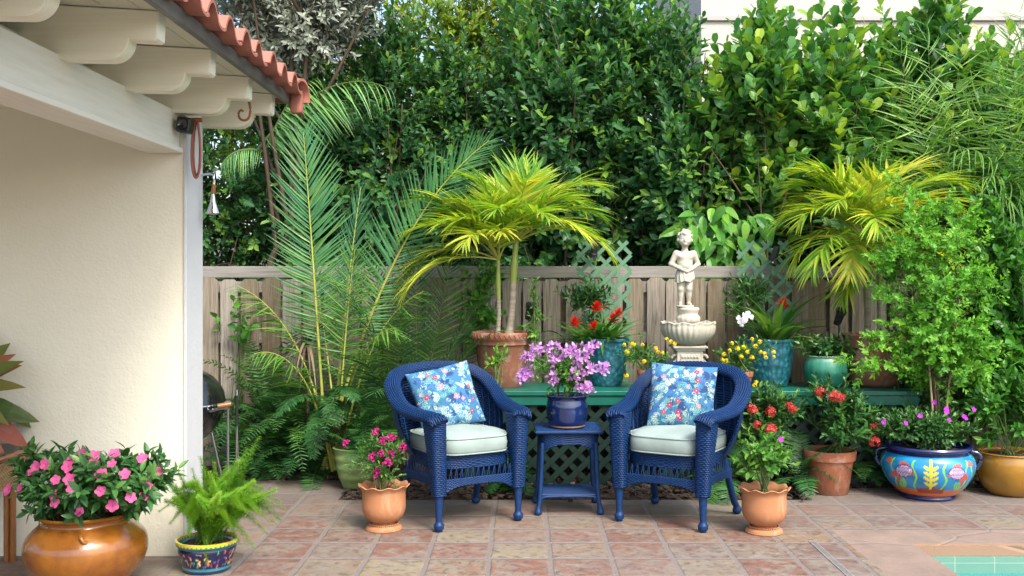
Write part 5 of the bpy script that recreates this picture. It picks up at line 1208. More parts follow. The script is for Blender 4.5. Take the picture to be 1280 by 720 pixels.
def statue_mesh():
    hs = .0036/.54; xs, ys, zs = np.arange(-.27, .27, hs), np.arange(-.2, .16, hs), np.arange(-.03, 1.04, hs); P = np.stack(np.meshgrid(xs, ys, zs, indexing='ij'), -1).astype(np.float32)
    f = np.full(P.shape[:3], 9., np.float32)
    def smin(a, b_, k): h_ = np.clip(.5+.5*(b_-a)/k, 0, 1); return b_*(1-h_)+a*h_-k*h_*(1-h_)
    def cap(a, b_, ra, rb):
        a, b_ = np.float32(a), np.float32(b_); d = b_-a; t_ = np.clip(((P-a)@d)/(d@d), 0, 1); return np.linalg.norm(P-a-t_[..., None]*d, axis=-1)-(ra+(rb-ra)*t_)
    def el(c, r_): q = (P-np.float32(c))/np.float32(r_); L = np.linalg.norm(q, axis=-1); return (L-1)*min(r_)
    body = el((0, .015, .44), (.095, .075, .075)); k = .04
    for p, r_ in (((0, -.012, .53), (.092, .078, .085)), ((.002, 0, .63), (.098, .068, .08)), ((0, .01, .58), (.09, .066, .10))): body = smin(body, el(p, r_), k)
    for s_ in (-1, 1):
        body = smin(body, el((s_*.10, .0, .675), (.045, .045, .045)), .04); body = smin(body, el((s_*.045, -.045, .645), (.045, .03, .035)), .03)
        body = smin(body, el((s_*.045, .06, .43), (.055, .05, .06)), .03)
    body = smin(body, cap((0, .005, .70), (0, 0, .77), .042, .038), .03)
    legs = [((-.05, .01, .40), (-.062, -.02, .22), (-.058, .01, .045)), ((.052, .01, .40), (.045, -.045, .225), (.05, .0, .045))]
    for hip, kn, an in legs:
        body = smin(body, cap(hip, kn, .064, .042), .025); body = smin(body, cap(kn, an, .04, .025), .015); cf = (np.array(kn)*.62+np.array(an)*.38+A(0, .012, 0)); body = smin(body, el(cf, (.038, .04, .06)), .02)
        body = smin(body, cap((an[0], an[1]+.01, .022), (an[0]*1.25, an[1]-.065, .014), .024, .019), .015); body = smin(body, el(kn, (.034, .034, .03)), .01)
    for s_ in (-1, 1):
        el_, wr = (s_*.180, .015, .545), (s_*.062, -.092, .475)
        body = smin(body, cap((s_*.118, .0, .685), el_, .041, .033), .02); body = smin(body, cap(el_, wr, .034, .021), .012); body = smin(body, el((s_*.038, -.104, .465), (.026, .017, .021)), .01)
        for q in range(4): z = .478-.0095*q; body = smin(body, cap((s_*.028, -.112, z), (s_*.004-.0*q, -.120, z-.012), .0075, .006), .004)
        body = smin(body, cap((s_*.04, -.108, .48), (s_*.018, -.122, .487), .008, .0065), .004)
    hd = el((0, 0, .868), (.074, .086, .09)); hd = smin(hd, el((0, -.035, .82), (.054, .05, .045)), .03)
    for s_ in (-1, 1): hd = smin(hd, el((s_*.034, -.058, .832), (.026, .022, .022)), .015); hd = smin(hd, el((s_*.074, .005, .855), (.012, .018, .024)), .008)
    hd = smin(hd, el((0, -.078, .797), (.018, .014, .013)), .012)
    sub = 9.+0*hd
    for s_ in (-1, 1): sub = np.minimum(sub, el((s_*.031, -.088, .868), (.016, .013, .011)))
    sub = np.minimum(sub, cap((-.017, -.093, .817), (.017, -.093, .817), .0035, .0035)); hd = np.maximum(hd, -sub)
    for s_ in (-1, 1): hd = np.minimum(hd, el((s_*.031, -.074, .867), (.011, .009, .008)))
    hd = smin(hd, cap((0, -.082, .868), (0, -.094, .842), .008, .011), .008); hd = smin(hd, el((0, -.086, .822), (.014, .007, .004)), .004); hd = smin(hd, el((0, -.083, .811), (.011, .006, .004)), .004)
    rr = np.random.default_rng(6)
    for kq in range(95):
        d = nrm(A(*rr.normal(size=3)))
        if d[2] < -.35 or (d[1] < -.35 and d[2] < .42): continue
        c_ = A(0, .004, .872)+d*A(.078, .088, .094); lo_ = np.maximum(((c_-.035-A(xs[0], ys[0], zs[0]))/hs).astype(int), 0); hi_ = ((c_+.035-A(xs[0], ys[0], zs[0]))/hs).astype(int)
        sl_ = tuple(slice(a, b_) for a, b_ in zip(lo_, hi_)); q = P[sl_]; dd = np.linalg.norm(q-np.float32(c_), axis=-1)-rr.uniform(.015, .021); hd[sl_] = smin(hd[sl_], dd, .004)
    # head turned a little to the viewer's left shoulder: shear sideways
    f = smin(body, hd, .015)
    base_ = np.maximum(np.abs(P[..., 2]+.008)-.012, np.linalg.norm(P[..., :2]*np.float32([1, 1.15])-np.float32([0, -.02]), axis=-1)-.115); f = np.minimum(f, base_)
    return surface_nets(f, A(xs[0], ys[0], zs[0]), hs)
V, Q = statue_mesh(); V = V*.56
hk = np.clip((V[:, 2]-.415)/.03, 0, 1)[:, None]; V = V+(V-A(0, 0, .425))*hk*.13
tw = np.clip((V[:, 2]-.41)/.05, 0, 1)*R(-14); V[:, :2] = np.stack([V[:, 0]*np.cos(tw)-V[:, 1]*np.sin(tw), V[:, 0]*np.sin(tw)+V[:, 1]*np.cos(tw)], -1)
sta = thing('stone_statue', 'pale stone statue of a curly haired child standing above the shell basin', 'statue', (wx(856, 7.58), 7.58, STZ+.01), R(6))
b = MB(); b.add(V, Q); b.build('figure', M['stone'], sta, smooth=True)
b = MB(); zz_ = [(.064, .185), (.064, .20), (.062, .225), (.058, .245), (.054, .262), (.046, .268)]
b.lathe(sprof(zz_, 20), 72, lambda r_, z, a: (r_*(1.0+.05*np.sin(a*13+z*30))*(1+.10*np.abs(np.cos(a)))+0*z, z+.012*np.sin(a*1+1)-.006*np.cos(a*5)*(z < .21)), c=(0, .0, 0)); b.build('drapery', M['stone'], sta, smooth=True)

# ================================================================== SMALL THINGS
# rattan table and the plant on it, cut by the left edge
t = thing('rattan_table', 'honey rattan side table with a glass top and woven cane side at the left edge', 'side table', (-2.80, 5.12, 0))
b = MB(); b.box(-.30, .288, -.20, .20, .648, .656, bev=.002); b.build('glass_top', M['glass'], t)
b = MB(); b.tube(A([-.30, -.20, .632], [.29, -.20, .632], [.29, .20, .632], [-.30, .20, .632]), .014, 8, closed=True)
for y in (-.19, .19): b.tube(A([.285, y, .63], [.20, y, .44], [-.2, y, .42]), .014, 8)
b.tube(A([.20, -.19, .44], [.20, .19, .44]), .014, 8); b.tube(A([.275, -.19, .60], [.275, .19, .60]), .009, 8)
b.build('frame', M['rattan'], t, smooth=True)
b = MB(); 
for k in range(22):
    z = .435+k*.0085; x1 = .17+.105*(k/21); b.tube(np.stack([np.linspace(-.2, x1, 40), -.185+.004*np.cos(np.arange(40)*np.pi+k*np.pi), np.full(40, z)], -1), .0036, 4)
for k in range(24):
    q = k/23; xx = .205+.068*q; zq = .45+.145*q; yy_ = np.linspace(-.185, .185, 34); b.tube(np.stack([xx+.004*np.cos(np.arange(34)*np.pi+k*np.pi), yy_, np.full(34, zq)], -1), .0034, 4)
for k in range(14): y0 = -.18+k*.0275; b.tube(A([.202, y0, .445], [.276, y0, .60]), .0035, 4)
for k in range(16): x0 = -.19+k*.024; b.tube(A([x0, -.185, .43], [x0+.02, -.185, .62]), .003, 4)
b.build('cane_panel', M['cane'], t)
for x, y in ((.175, -.17), (.175, .17), (-.24, -.17), (-.24, .17)):
    b = MB()
    for dx, dy in ((-.016, 0), (.016, 0), (0, .02)): b.tube(A([x+dx, y+dy, 0], [x+dx, y+dy, .42]), .0155, 9)
    b.build('leg', M['rattan'], t, smooth=True)
t.scale = (1, 1, .915)
t = thing('potted_aglaonema', 'plant with red edged green leaves in a dark pot on the rattan table', 'potted plant', (-2.86, 5.12, .602))
pot_mesh(sprof([(.07, 0), (.09, .06), (.10, .13), (.105, .14)]), M['blueglaze'], t, .01, 32); soil_disc(.09, .12, t)
r = np.random.default_rng(61); mb = MB(); n = 46; a = r.uniform(0, 6.28, n); el = r.uniform(-.5, 1.2, n); D = np.stack([np.cos(a)*np.cos(el), np.sin(a)*np.cos(el), np.sin(el)], -1)
mb.inst(leaf_tpl(.46, 6, .4, .1, .7), A(0, 0, .2)+D*A(.16, .12, .16), D, np.stack([.4+0*a, -.8+0*a, .6+0*a], -1)+r.normal(0, .25, (n, 3)), r.uniform(.20, .28, n), r.random(n)); mb.build('foliage', M['lf_red'], t)
stems(t, [(0, 0, .12)]*12, [q*A(.1, .1, .12)+A(0, 0, .2) for q in D[:12]], .004)

# kettle grill behind the pillar with its tools
g_ = thing('kettle_grill', 'black kettle grill with chrome band half hidden behind the pillar', 'grill', (-2.19, 6.6, 0))
b = MB(); b.lathe(sprof([(.001, .40), (.12, .41), (.22, .48), (.272, .58), (.283, .65)], 24), 56); b.build('bowl', M['enamel'], g_, smooth=True)
b = MB(); b.lathe(sprof([(.288, .652), (.285, .67), (.262, .75), (.19, .83), (.09, .868), (.001, .875)], 24), 56); b.build('lid', M['enamel'], g_, smooth=True)
b = MB(); b.lathe([(.284, .645), (.291, .647), (.291, .656), (.284, .658)], 56); b.build('rim_band', M['chrome'], g_, smooth=True)
b = MB(); b.tube(catmull([(.24, -.15, .62), (.31, -.17, .64), (.36, -.17, .645)], 8), .010, 8); b.build('side_handle_bracket', M['chrome'], g_, smooth=True)
b = MB(); b.tube(A([.30, -.19, .655], [.375, -.16, .665]), .017, 10); b.build('side_handle', M['rattan'], g_, smooth=True)
for q in (0.15, 2.24, 4.34):
    b = MB(); b.tube(A([.2*math.cos(q), .2*math.sin(q), .46], [.30*math.cos(q), .30*math.sin(q), .0]), .011, 8); b.build('leg', M['chrome'], g_, smooth=True)
t = thing('grill_brush', 'grey metal grill tool hanging upright from the kettle grill handle', 'grill tool', (wx(285, 6.5), 6.5, .1), 0, 'tools hanging on the kettle grill')
b = MB(); b.tube(A([0, 0, .06], [0, 0, .56]), .008, 8); b.build('rod', M['steel'], t, smooth=True); b = MB(); b.tube(A([0, 0, 0], [0, 0, .17]), .016, 8); b.build('handle', M['steel'], t, smooth=True)
b = MB(); b.lathe(sprof([(.001, 0), (.02, .005), (.028, .02), (.02, .035), (.001, .04)]), 14, c=(0, 0, .54)); b.build('head', M['steel'], t, smooth=True)
t = thing('grill_tongs', 'black handled grill tongs hanging at the outer end of the grill handle', 'grill tool', (wx(296, 6.48), 6.48, .22), 0, 'tools hanging on the kettle grill')
b = MB(); b.tube(A([.0, 0, .30], [.0, 0, .50]), .010, 8); b.build('handle', M['black'], t, smooth=True)
b = MB(); b.tube(A([-.004, 0, .0], [0, 0, .31]), .005, 6); b.tube(A([.010, 0, .0], [.003, 0, .31]), .005, 6); b.tube(A([.0, 0, .495], [.0, 0, .53]), .012, 8); b.build('arm', M['chrome'], t, smooth=True)

# garden spotlights among the pots
def spot(x, y, D_, label, s_=1, stake=.12, tilt=25):
    t = thing('garden_spotlight', label, 'spotlight', at(x, y, D_), 0, 'small black garden spotlights')
    b = MB(); b.lathe([(.001, -.05*s_), (.022*s_, -.05*s_), (.024*s_, -.045*s_), (.028*s_, .03*s_), (.034*s_, .034*s_), (.036*s_, .06*s_), (.03*s_, .056*s_), (.001, .05*s_)], 18); o = b.build('housing', M['black'], t); sharp(o, 30); o.rotation_euler = (R(tilt), R(12), 0)
    b = MB(); b.tube(A([0, .0, -.03], [0, 0, -stake]), .008, 6); b.box(-.012, .012, -.012, .012, -stake-.03, -stake, bev=.003); b.build('stake', M['black'], t)
spot(662, 390, 7.38, 'black garden spotlight on a short stake in the left palm pot', 1.1, .17)
spot(743, 311, 7.72, 'black garden spotlight perched on top of the left lattice trellis', 1, .06, 200)
spot(969, 316, 7.72, 'black garden spotlight on top of the right lattice trellis', 1, .06, 200)
spot(1049, 397, 7.45, 'black garden spotlight on a stake beside the right palm pot', 1.1, .30)
# power cable looped behind the pots
b = MB(); P = [np.array(at(x, y, D_)) for x, y, D_ in ((662, 420, 7.42), (672, 416, 7.5), (690, 414, 7.78), (705, 425, 7.8), (700, 450, 7.8), (690, 470, 7.74))]; b.tube(catmull(P, 30), .004, 6)
tag(b.build('power_cable', M['black'], smooth=True), 'thin black cable looping from the spotlight down behind the terracotta pot', 'cable')
# ================================================================== GARDEN PLANTS
def frond_plant(name, label, cat, base, specs, mat, stalk, tpl, r, nl=60, ll=.35, group=None, tint=.5, a0=60, a1=25, vee=.35, bare=.2, rr=.012, sag=.1, foot=None, scatter=.03, tv=.12, jit=.05):
    """specs: (tip point, arch height) in world, each frond starts at the base"""
    t = thing(name, label, cat, base, 0, group); b0 = np.array(base, float)
    for tip, droop, *ex in specs:
        tip = np.array(tip, float); d0 = A(*(r.normal(0, scatter, 2)), (foot or .0)); v = tip-b0-d0; L = np.linalg.norm(v)
        mb, rb = MB(), MB(); best = None
        # aim above the tip so that the drooped end lands on it
        aim = nrm(v+A(0, 0, .42*droop*L)); L_ = L*(1+.06*droop)
        kk = ex[1] if len(ex) > 1 else 1
        frond(mb, rb, d0, aim, L_, droop, int(nl*kk), ll*(ex[0] if ex else 1), tpl, a0, a1, vee, r, tint+r.normal(0, .1), tv, bare, None, rr, sag=sag, jit=jit, roll=(ex[2] if len(ex) > 2 else 0))
        o = mb.build('frond', M[mat], t); rb.build('midrib', M[stalk], o)
    return t
r = np.random.default_rng(71)
T_gr = ribbon_tpl(.04, .3); T_co = ribbon_tpl(.048, .12); T_fine = ribbon_tpl(.045, .22); T_are = ribbon_tpl(.065, .2)
# coconut palm with its broad flat frond and the arching one
cb = (wx(408, 7.55), 7.55, .05)
frond_plant('coconut_palm', 'young coconut palm with tall blue green feathered fronds growing by the fence', 'palm', cb, [
    (at(380, 168, 7.30), .12, .85, 1), (at(560, 172, 7.45), .95, .85, 1, 1.0), (at(448, 240, 7.7), .35, .7, .8, .8)], 'lf_coco', 'yrachis', T_co, r, nl=70, ll=.48, tint=.6, a0=72, a1=22, vee=.12, bare=.38, rr=.016, sag=.03)
frond_plant('areca_palm', 'bright green clump of areca palm stems rising beside the left armchair', 'palm', (wx(418, 7.5), 7.5, .05), [
    (at(340, 350, 7.3), 1.3), (at(392, 318, 7.6), .6), (at(440, 320, 7.4), .6), (at(492, 355, 7.3), 1.3), (at(355, 410, 7.1), 1.6), (at(468, 385, 7.1), 1.4)], 'lf_fine', 'yrachis', T_fine, r, nl=34, ll=.34, tint=.55, a0=45, a1=22, vee=.2, bare=.45, rr=.012, sag=.55, jit=.12)
frond_plant('parlor_palm', 'small dark green parlor palm spreading in front of the fence behind the left armchair', 'palm', (wx(520, 7.6), 7.6, .05), [
    (at(452, 372, 7.4), .7), (at(470, 330, 7.6), .6), (at(520, 315, 7.5), .3), (at(560, 330, 7.6), .5), (at(590, 365, 7.4), .9), (at(455, 425, 7.1), 1.1), (at(480, 455, 6.95), 1.2), (at(600, 400, 7.3), 1.0), (at(545, 400, 7.1), .9), (at(500, 390, 7.1), .8), (at(590, 440, 7.1), 1.1), (at(560, 455, 6.9), 1.2)], 'lf_areca', 'stem', T_are, r, nl=24, ll=.27, tint=.45, a0=62, a1=30, vee=.1, bare=.45, rr=.006, sag=.1)
# long grassy frond hanging above, from a palm beyond the fence
frond_plant('date_palm', 'blue green palm fronds drooping in an arch from a palm behind the hedge', 'palm', at(330, 190, 8.8), [
    (at(475, 75, 8.5), 1.1, 1.0), (at(385, 90, 8.6), .9, .9), (at(275, 200, 8.5), 1.0, .6), (at(430, 110, 8.7), .9)], 'lf_coco', 'stem', T_gr, r, nl=24, ll=.50, tint=.7, a0=62, a1=25, vee=-.5, bare=.1, rr=.012, sag=.55)

# ferns and ground plants in the left bed
r = np.random.default_rng(73)
def fern(x, y, D_, n, L, label, tint=.35, pll=.10, **kw):
    t = thing('sword_fern', label, 'fern', (wx(x, D_), D_, max(-.02, wz(y, D_))), 0, 'sword ferns in the planting bed'); fern_clump(t, (0, 0, .02), n, L, r, tint=tint, pll=pll, elev=(.25, 1.35), npin=26, **kw)
fern(318, 600, 7.66, 24, .72, 'sword fern nearest the grill at the left end of the bed', .35)
fern(352, 560, 7.75, 26, .95, 'tall sword fern against the fence between the grill and the coconut palm', .45)
fern(392, 596, 7.56, 20, .62, 'sword fern at the tile edge left of the pale green pot', .3)
fern(436, 545, 7.6, 22, .8, 'sword fern in front of the areca palm stems', .3)
fern(478, 560, 7.3, 18, .62, 'sword fern spilling out behind the left armchair', .5)
fern(908, 600, 6.93, 14, .42, 'small bright sword fern under the right armchair back leg', .55)
fern(1085, 585, 7.28, 16, .42, 'sword fern between the ixora pot and the fish bowl', .4)
fern(330, 520, 7.82, 22, .85, 'sword fern leaning on the fence behind the ferns nearest the grill', .5)
fern(372, 540, 7.7, 20, .8, 'bright sword fern between the bronze dracaena and the fence', .6)
fern(455, 520, 7.65, 20, .8, 'sword fern rising between the areca stems and the left armchair', .45)
fern(300, 590, 7.62, 16, .55, 'little sword fern beside the grill tools', .45)
fern(1000, 600, 7.0, 14, .42, 'low sword fern in the shade between the right urn and the ixora pot', .35)
fern(640, 610, 6.95, 9, .26, 'tiny fern in the mulch under the left armchair', .3)
# one broad frond hanging to the tiles
t = thing('boston_fern', 'broad glossy fern fronds hanging straight down to the tiles left of the pale green pot', 'fern', at(412, 500, 7.45), 0)
mb, rb = MB(), MB(); tp = blade_tpl(.34, 3, .2, .15, .7)
for dx, dy, dz, L in ((-.04, -.25, -.2, .52), (.06, -.2, -.05, .45), (-.3, -.3, .1, .5), (.2, -.3, .2, .5)):
    frond(mb, rb, (0, 0, 0), (dx, dy, dz+.12), L, 1.3, 26, .125, tp, 80, 55, .1, r, .35, .1, .08, lambda q: np.sin(np.pi*np.clip(.15+.8*q, 0, 1))**.7, .004)
mb.build('foliage', M['lf_fern'], t); rb.build('stems', M['stem'], t)
# bronze strap-leaved plant
t = thing('bronze_dracaena', 'tuft of dry bronze strap leaves arching above the ferns', 'plant', at(384, 432, 7.6))
mb = MB(); n = 46; a = r.uniform(0, 6.28, n); el = r.uniform(.0, 1.4, n); D = np.stack([np.cos(a)*np.cos(el), np.sin(a)*np.cos(el), np.sin(el)], -1)
mb.inst(blade_tpl(.045, 8, 1.0, .2, .6), np.zeros((n, 3)), D, np.stack([-np.cos(a)*np.sin(el), -np.sin(a)*np.sin(el), np.cos(el)], -1), r.uniform(.25, .5, n), r.random(n)); mb.build('rosette', M['lf_dry'], t)
b = MB(); b.tube(A([0, 0, 0], [0, .02, -.62]), .014, 7); b.build('stem', M['bark'], t)
# dark understorey filling the left bed
def shrub(name, label, cat, x, D_, z0, C_, rad, mat, tpl, ls, S, K, L, seed, group=None, **kw):
    t = thing(name, label, cat, (wx(x, D_), D_, z0), 0, group); bush(t, (C_[0], C_[1], C_[2]-z0), rad, mat, tpl, ls, S, K, L, np.random.default_rng(seed), base=(0, 0, 0), **kw); return t
shrub('shade_plant', 'dark leafy ground plant low between the ferns at the foot of the fence', 'plant', 350, 7.78, -.02, (0, 0, .25), (.55, .13, .3), 'lf_areca', T_lance, .13, 120, 6, .16, 74, tint0=.2)
shrub('climbing_vine', 'heart leaved vine climbing the fence near the grill', 'vine', 290, 7.86, .2, (0, 0, 1.05), (.30, .05, .28), 'lf_vine', leaf_tpl(.7, 4, .35, .15, .2), .085, 9, 4, .16, 75, tint0=.35)
shrub('climbing_vine', 'bright leafed vine scrambling up between the parlor palm and the left potted palm', 'vine', 598, 7.72, .2, (0, 0, 1.22), (.24, .08, .42), 'lf_vine', leaf_tpl(.62, 4, .4, .15, .2), .07, 48, 8, .2, 76, tint0=.45)
shrub('trailing_vine', 'thin leafy vine twisting up the right rim of the left palm pot', 'vine', 668, 7.3, .8, (0, 0, 1.12), (.06, .05, .30), 'lf_boug', T_oval, .042, 26, 8, .12, 77, tint0=.5)
shrub('seedling', 'little clump of yellow green leaves beside the rim of the left terracotta palm pot', 'plant', 622, 7.05, .67, (0, 0, .86), (.09, .05, .10), 'lf_vine', T_oval, .05, 14, 6, .08, 78, tint0=.7)

# ================================================================== HEDGE BEYOND THE FENCE
gp = 'hedge trees behind the fence'
def hedge(x, D_, z0, z1, rw, label, seed, mat='lf_dark', tpl=None, ls=.095, S=520, K=11, L=.32, rd=.5, pairs=False, tint0=None, **kw):
    q_ = np.random.default_rng(seed+500); tint0 = q_.uniform(.2, .42) if tint0 is None else tint0; ls = ls*q_.uniform(.85, 1.2); kw.setdefault('tipbias', .6); kw.setdefault('tvar', .32)
    C_ = (wx(x, D_), D_, (z0+z1)/2)
    return tree('hedge_tree', label, 'tree', (C_[0], D_, -.03), C_, (rw, rd, (z1-z0)/2), M[mat], tpl or leaf_tpl(.50, 3, .6, .14, .12), ls, S, K, L, gp, .045, seed, 9, .35, 20, 2, pairs=pairs, tint0=tint0, stem=None, **kw) if False else \
           tree('hedge_tree', label, 'tree', (C_[0], D_, -.03), C_, (rw, rd, (z1-z0)/2), M[mat], tpl or leaf_tpl(.50, 3, .6, .14, .12), ls, S, K, L, group=gp, trunk_r=.03, seed=seed, ntrunk=2, nl=22, pairs=pairs, tint0=tint0, **kw)
hedge(275, 9.2, 1.0, 3.2, .75, 'dark small leaved tree directly behind the outdoor shower', 101, S=520)
hedge(390, 9.3, 1.0, 3.9, .80, 'dark green tree behind the coconut palm frond', 102, S=640)
hedge(488, 9.1, 1.1, 3.85, .75, 'dark glossy tree standing between the silver tree and the left potted palm', 103, S=700)
hedge(590, 9.35, 1.1, 3.95, .75, 'dense glossy tree rising directly behind the left potted palm', 104, S=720)
hedge(690, 9.0, 1.1, 4.1, .72, 'dense dark tree rising just right of the left potted palm', 105, S=720)
hedge(782, 9.1, 1.1, 4.4, .70, 'dark glossy tree behind the left lattice trellis', 106, S=700)
hedge(738, 9.6, 2.2, 4.7, .7, 'tall dark tree top between the left trellis and the left potted palm', 170, S=480)
hedge(862, 8.8, 1.2, 3.9, .56, 'dark green tree directly behind the statue, at the edge of the cream house wall', 107, S=560)
hedge(925, 9.1, 1.3, 3.0, .5, 'low dark bush behind the right lattice trellis', 113, S=330)
for (x, lb, sd_) in ((560, 'low leafy bush just over the fence between the two left palms', 161), (655, 'low leafy bush just over the fence behind the left palm stems', 162), (745, 'low leafy bush just over the fence behind the left trellis', 163), (835, 'low leafy bush just over the fence left of the statue', 164), (1000, 'low leafy bush just over the fence behind the right trellis', 165), (1090, 'low leafy bush over the fence behind the golden potted palm', 166), (1190, 'low leafy bush over the fence behind the feathery shrub', 167)):
    hedge(x, 9.75, .9, 2.6, .62, lb, sd_, S=330, tint0=.2)
for (x, D_, z0, z1, rw, lb, sd_) in ((440, 10.3, 1.6, 5.0, 1.0, 'sunlit yellow green tree showing through behind the dark hedge, farthest left', 108), (560, 10.5, 2.0, 5.2, .95, 'sunlit yellow green tree showing through the hedge above the left potted palm', 109), (655, 10.6, 2.6, 5.0, .8, 'sunlit tree top at the upper middle of the hedge', 110), (310, 10.4, 1.2, 4.3, 1.1, 'sunlit yellow green tree behind the roof corner', 112)):
    hedge(x, D_, z0, z1, rw, lb, sd_, 'lf_glow', S=420, tint0=.45, ls=.09)
hedge(165, 9.3, .9, 3.6, .85, 'dark tree beyond the porch wall, farthest left in the hedge', 171, S=420)
hedge(1330, 9.0, .9, 4.2, .85, 'dark green tree beyond the right edge of the patio', 172, S=520)
hedge(1450, 8.9, .9, 4.0, .85, 'dark green tree farthest right behind the fence', 173, S=480)
# silver buttonwood
tree('silver_tree', 'silver grey leaved tree above the terracotta roof corner', 'tree', (wx(360, 9.0), 9.0, -.03), (wx(362, 8.7), 8.7, 3.75), (1.15, .6, .85), M['lf_silver'], leaf_tpl(.36, 3, .5, .15, .15), .080, 1300, 13, .30, trunk_r=.06, seed=111, ntrunk=2, nl=26, tint0=.45, up=.5)
# clusia with upright paddles of leaves
T_cl = leaf_tpl(.74, 4, .62, .08, .04, .08, .55)
def clusia(x, D_, z0, z1, rw, label, seed, S=210):
    S = int(S*1.35)
    C_ = (wx(x, D_), D_, (z0+z1)/2); return tree('clusia_shrub', label, 'shrub', (C_[0], D_, -.03), C_, (rw*1.25, .45, (z1-z0)/2), M['lf_clusia'], T_cl, .12, S, 12, .42, group='paddle leaved shrubs behind the fence', trunk_r=.035, seed=seed, ntrunk=3, nl=16, pairs=True, tint0=.42, up=1.2, ang=58, tipbias=.5, jit=.12)
clusia(945, 8.6, 1.1, 3.7, .50, 'tall paddle leaved shrub right of the statue against the cream house wall', 121, 230)
clusia(1048, 8.7, 1.1, 3.80, .55, 'paddle leaved shrub rising behind the golden potted palm', 122, 240)
clusia(1135, 8.8, 1.2, 3.95, .58, 'paddle leaved shrub behind the fine leaved bamboo palm', 123, 240)
clusia(1232, 8.9, 1.2, 3.95, .60, 'paddle leaved shrub at the top right corner of the garden', 124, 240)
# drooping broad leaves over the fence by the statue
t = thing('broadleaf_vine', 'bright drooping broad leaves hanging over the fence beside the statue', 'vine', (wx(905, 8.25), 8.25, 1.0))
r = np.random.default_rng(130); mb, st = MB(), MB(); n = 130; P = np.stack([r.uniform(-.38, .42, n), r.uniform(-.12, .2, n), r.uniform(.50, 1.05, n)], -1); P[:, 2] -= .35*np.abs(P[:, 0]); D = np.stack([r.normal(0, .5, n), r.normal(-.5, .3, n), r.normal(-.75, .35, n)], -1)
mb.inst(leaf_tpl(.42, 5, .35, .18, .3), P, D, np.tile(A(0, -.8, .6), (n, 1))+r.normal(0, .2, (n, 3)), r.uniform(.12, .2, n), np.clip(r.normal(.55, .25, n), 0, 1)); mb.build('foliage', M['lf_vine'], t)
for k in range(9): st.tube(catmull([(r.normal(0, .1), .1, 0), (r.uniform(-.3, .3), .08, .5), P[k*5]], 8), .006, 5)
st.build('stems', M['stem'], t)
# bamboo palm, fine leaflets, right
r = np.random.default_rng(131)
frond_plant('bamboo_palm', 'fine leaved bamboo palm arching high above the golden potted palm', 'palm', (wx(1172, 8.35), 8.35, 1.3), [
    (at(1065, 195, 8.1), 1.0), (at(1080, 130, 8.2), .8), (at(1130, 70, 8.3), .5), (at(1160, 40, 8.3), .4), (at(1200, 60, 8.2), .5), (at(1110, 170, 8.0), 1.0), (at(1150, 120, 8.0), .8), (at(1100, 230, 7.9), 1.1), (at(1140, 225, 7.9), 1.2), (at(1230, 100, 8.1), .8), (at(1255, 150, 8.0), 1.1)], 'lf_fine', 'stem', ribbon_tpl(.034, .45), r, nl=24, ll=.46, tint=.65, a0=62, a1=30, vee=.15, bare=.35, rr=.006, sag=.35, jit=.2)
frond_plant('bamboo_palm', 'fine leaved palm hanging down along the right edge of the picture', 'palm', (wx(1285, 8.0), 8.0, 1.9), [
    (at(1240, 60, 7.8), .8), (at(1200, 110, 7.8), 1.0), (at(1225, 200, 7.7), 1.3), (at(1262, 40, 7.8), .6), (at(1250, 230, 7.7), 1.4), (at(1276, 20, 7.9), .5), (at(1205, 160, 7.7), 1.2), (at(1290, 170, 7.6), 1.2)], 'lf_fine', 'stem', ribbon_tpl(.034, .45), r, nl=24, ll=.44, tint=.6, a0=62, a1=30, vee=.1, bare=.2, rr=.006, sag=.4, jit=.2)
# shrubs on the right
shrub('garden_shrub', 'dark glossy shrub filling the bed behind the painted fish bowl', 'shrub', 1215, 7.9, -.02, (wx(0, 1)*0, 0, 1.15), (.60, .32, 1.1), 'lf_ixora', T_oval, .085, 620, 10, .26, 141, tint0=.3, up=.5)
shrub('garden_shrub', 'green round leaved shrub rising at the right edge above the mustard pot', 'shrub', 1268, 7.5, -.02, (.02, 0, 1.15), (.46, .30, 1.0), 'lf_vine', T_round, .075, 420, 10, .26, 142, tint0=.2, up=.6)
shrub('garden_shrub', 'dark glossy shrub between the golden palm and the right edge, above the fence line', 'shrub', 1235, 8.2, .5, (0, 0, 2.15), (.70, .3, .8), 'lf_dark', T_oval, .095, 480, 10, .28, 143, tint0=.42, up=.5)
shrub('garden_shrub', 'low leafy shrub in the bed behind the ixora pot and bench end', 'shrub', 1140, 7.4, -.02, (0, 0, .62), (.42, .2, .5), 'lf_ixora', T_oval, .06, 220, 9, .2, 144, tint0=.3, up=.6)
shrub('garden_shrub', 'leafy shrub in the bed to the right of the mustard pot', 'shrub', 1370, 7.6, -.02, (0, 0, .95), (.55, .32, .95), 'lf_vine', T_oval, .085, 420, 10, .26, 146, tint0=.2, up=.6)
t = thing('strap_leaf_plant', 'tuft of long bright strap leaves at the right edge above the mustard pot', 'plant', (wx(1290, 7.2), 7.2, .75))
r = np.random.default_rng(145); mb = MB(); n = 50; a = r.uniform(0, 6.28, n); el = r.uniform(.2, 1.4, n); D = np.stack([np.cos(a)*np.cos(el), np.sin(a)*np.cos(el), np.sin(el)], -1)
mb.inst(blade_tpl(.09, 8, .9, .2, .6), np.zeros((n, 3)), D, np.stack([-np.cos(a)*np.sin(el), -np.sin(a)*np.sin(el), np.cos(el)], -1), r.uniform(.3, .5, n), np.clip(r.normal(.5, .2, n), 0, 1)); mb.build('rosette', M['lf_vine'], t)
b = MB(); b.tube(A([0, 0, 0], [0, 0, -.77]), .02, 7); b.build('stem', M['bark'], t)

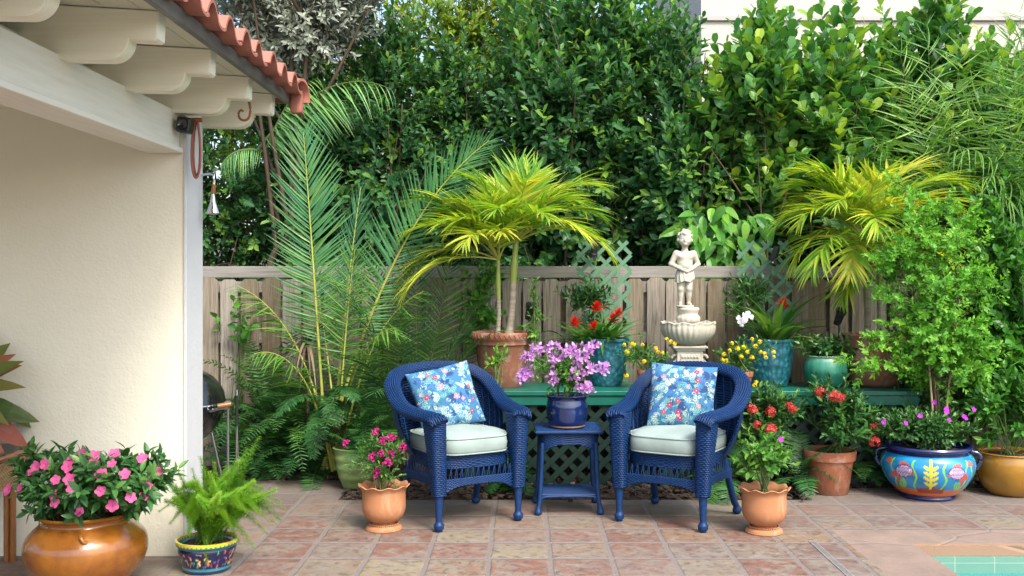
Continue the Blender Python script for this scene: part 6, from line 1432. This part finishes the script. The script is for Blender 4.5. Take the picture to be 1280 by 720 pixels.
# feathery small-leaved tree on stakes out of the fish bowl
t = thing('feathery_shrub', 'tall feathery light green shrub tied to stakes behind the painted fish bowl', 'shrub', (wx(1172, 7.0), 7.0, .3))
r = np.random.default_rng(151); o0 = np.array(t.location); mb, st = MB(), MB()
main = [[(1175, 540, 6.95), (1168, 450, 7.0), (1150, 350, 7.0), (1140, 250, 7.0)], [(1180, 540, 6.95), (1188, 460, 6.95), (1195, 360, 6.95), (1190, 270, 7.0)], [(1172, 540, 6.95), (1165, 460, 6.95), (1145, 380, 6.92), (1118, 320, 6.95)]]
twS, twD = [], []
for line in main:
    P = catmull([np.array(at(*q))-o0 for q in line], 30); st.tube(P, np.linspace(.011, .003, 30), 6)
    for k in range(6, 30):
        for q in range(3 if k < 20 else 2):
            a = r.uniform(0, 6.28); d = A(math.cos(a), math.sin(a)*.8, r.uniform(.1, .9)); L = r.uniform(.14, .36)*(1 if k < 24 else .6); e = P[k]+nrm(d)*L-A(0, 0, .06*L); Bq = catmull([P[k], (P[k]+e)/2+A(0, 0, .03), e], 8); st.tube(Bq, np.linspace(.004, .0015, 8), 4)
            for j in range(2, 8, 1): twS.append(Bq[j]); twD.append(nrm(d)+r.normal(0, .6, 3))
twS, twD = np.array(twS), np.array(twD)
shoots(mb, twS, twD, r.uniform(.07, .13, len(twS)), 11, T_small, .042, r=r, tint0=.45, pairs=True, ang=75, lean=-.1, tipbias=.35, first=.1)
for (x, y, D_) in ((1090, 425, 6.8), (1062, 452, 6.8), (1078, 470, 6.75), (1240, 440, 6.8), (1225, 470, 6.8)):    # long side sprays
    e = np.array(at(x, y, D_))-o0; s0 = np.array(at(1165, y-25, 6.95))-o0; Bq = catmull([s0, (s0+e)/2+A(0, 0, .05), e], 16); st.tube(Bq, np.linspace(.004, .0015, 16), 4)
    q = Bq[4:]; d = np.repeat(nrm(e-s0)[None], len(q), 0)+r.normal(0, .7, (len(q), 3)); shoots(mb, np.repeat(q, 2, 0), np.repeat(d, 2, 0)+r.normal(0, .5, (2*len(q), 3)), .09, 11, T_small, .042, r=r, tint0=.55, pairs=True, ang=75, lean=-.1)
mb.build('foliage', M['lf_moringa'], t); st.build('trunk', M['bark'], t)
b = MB(); b.tube(A(*[np.array(at(1180, 540, 6.93))-o0, np.array(at(1192, 430, 6.95))-o0]), .008, 7); b.tube(A(*[np.array(at(1168, 540, 6.93))-o0, np.array(at(1160, 440, 6.95))-o0]), .007, 7); b.build('stakes', M['stake'], t)
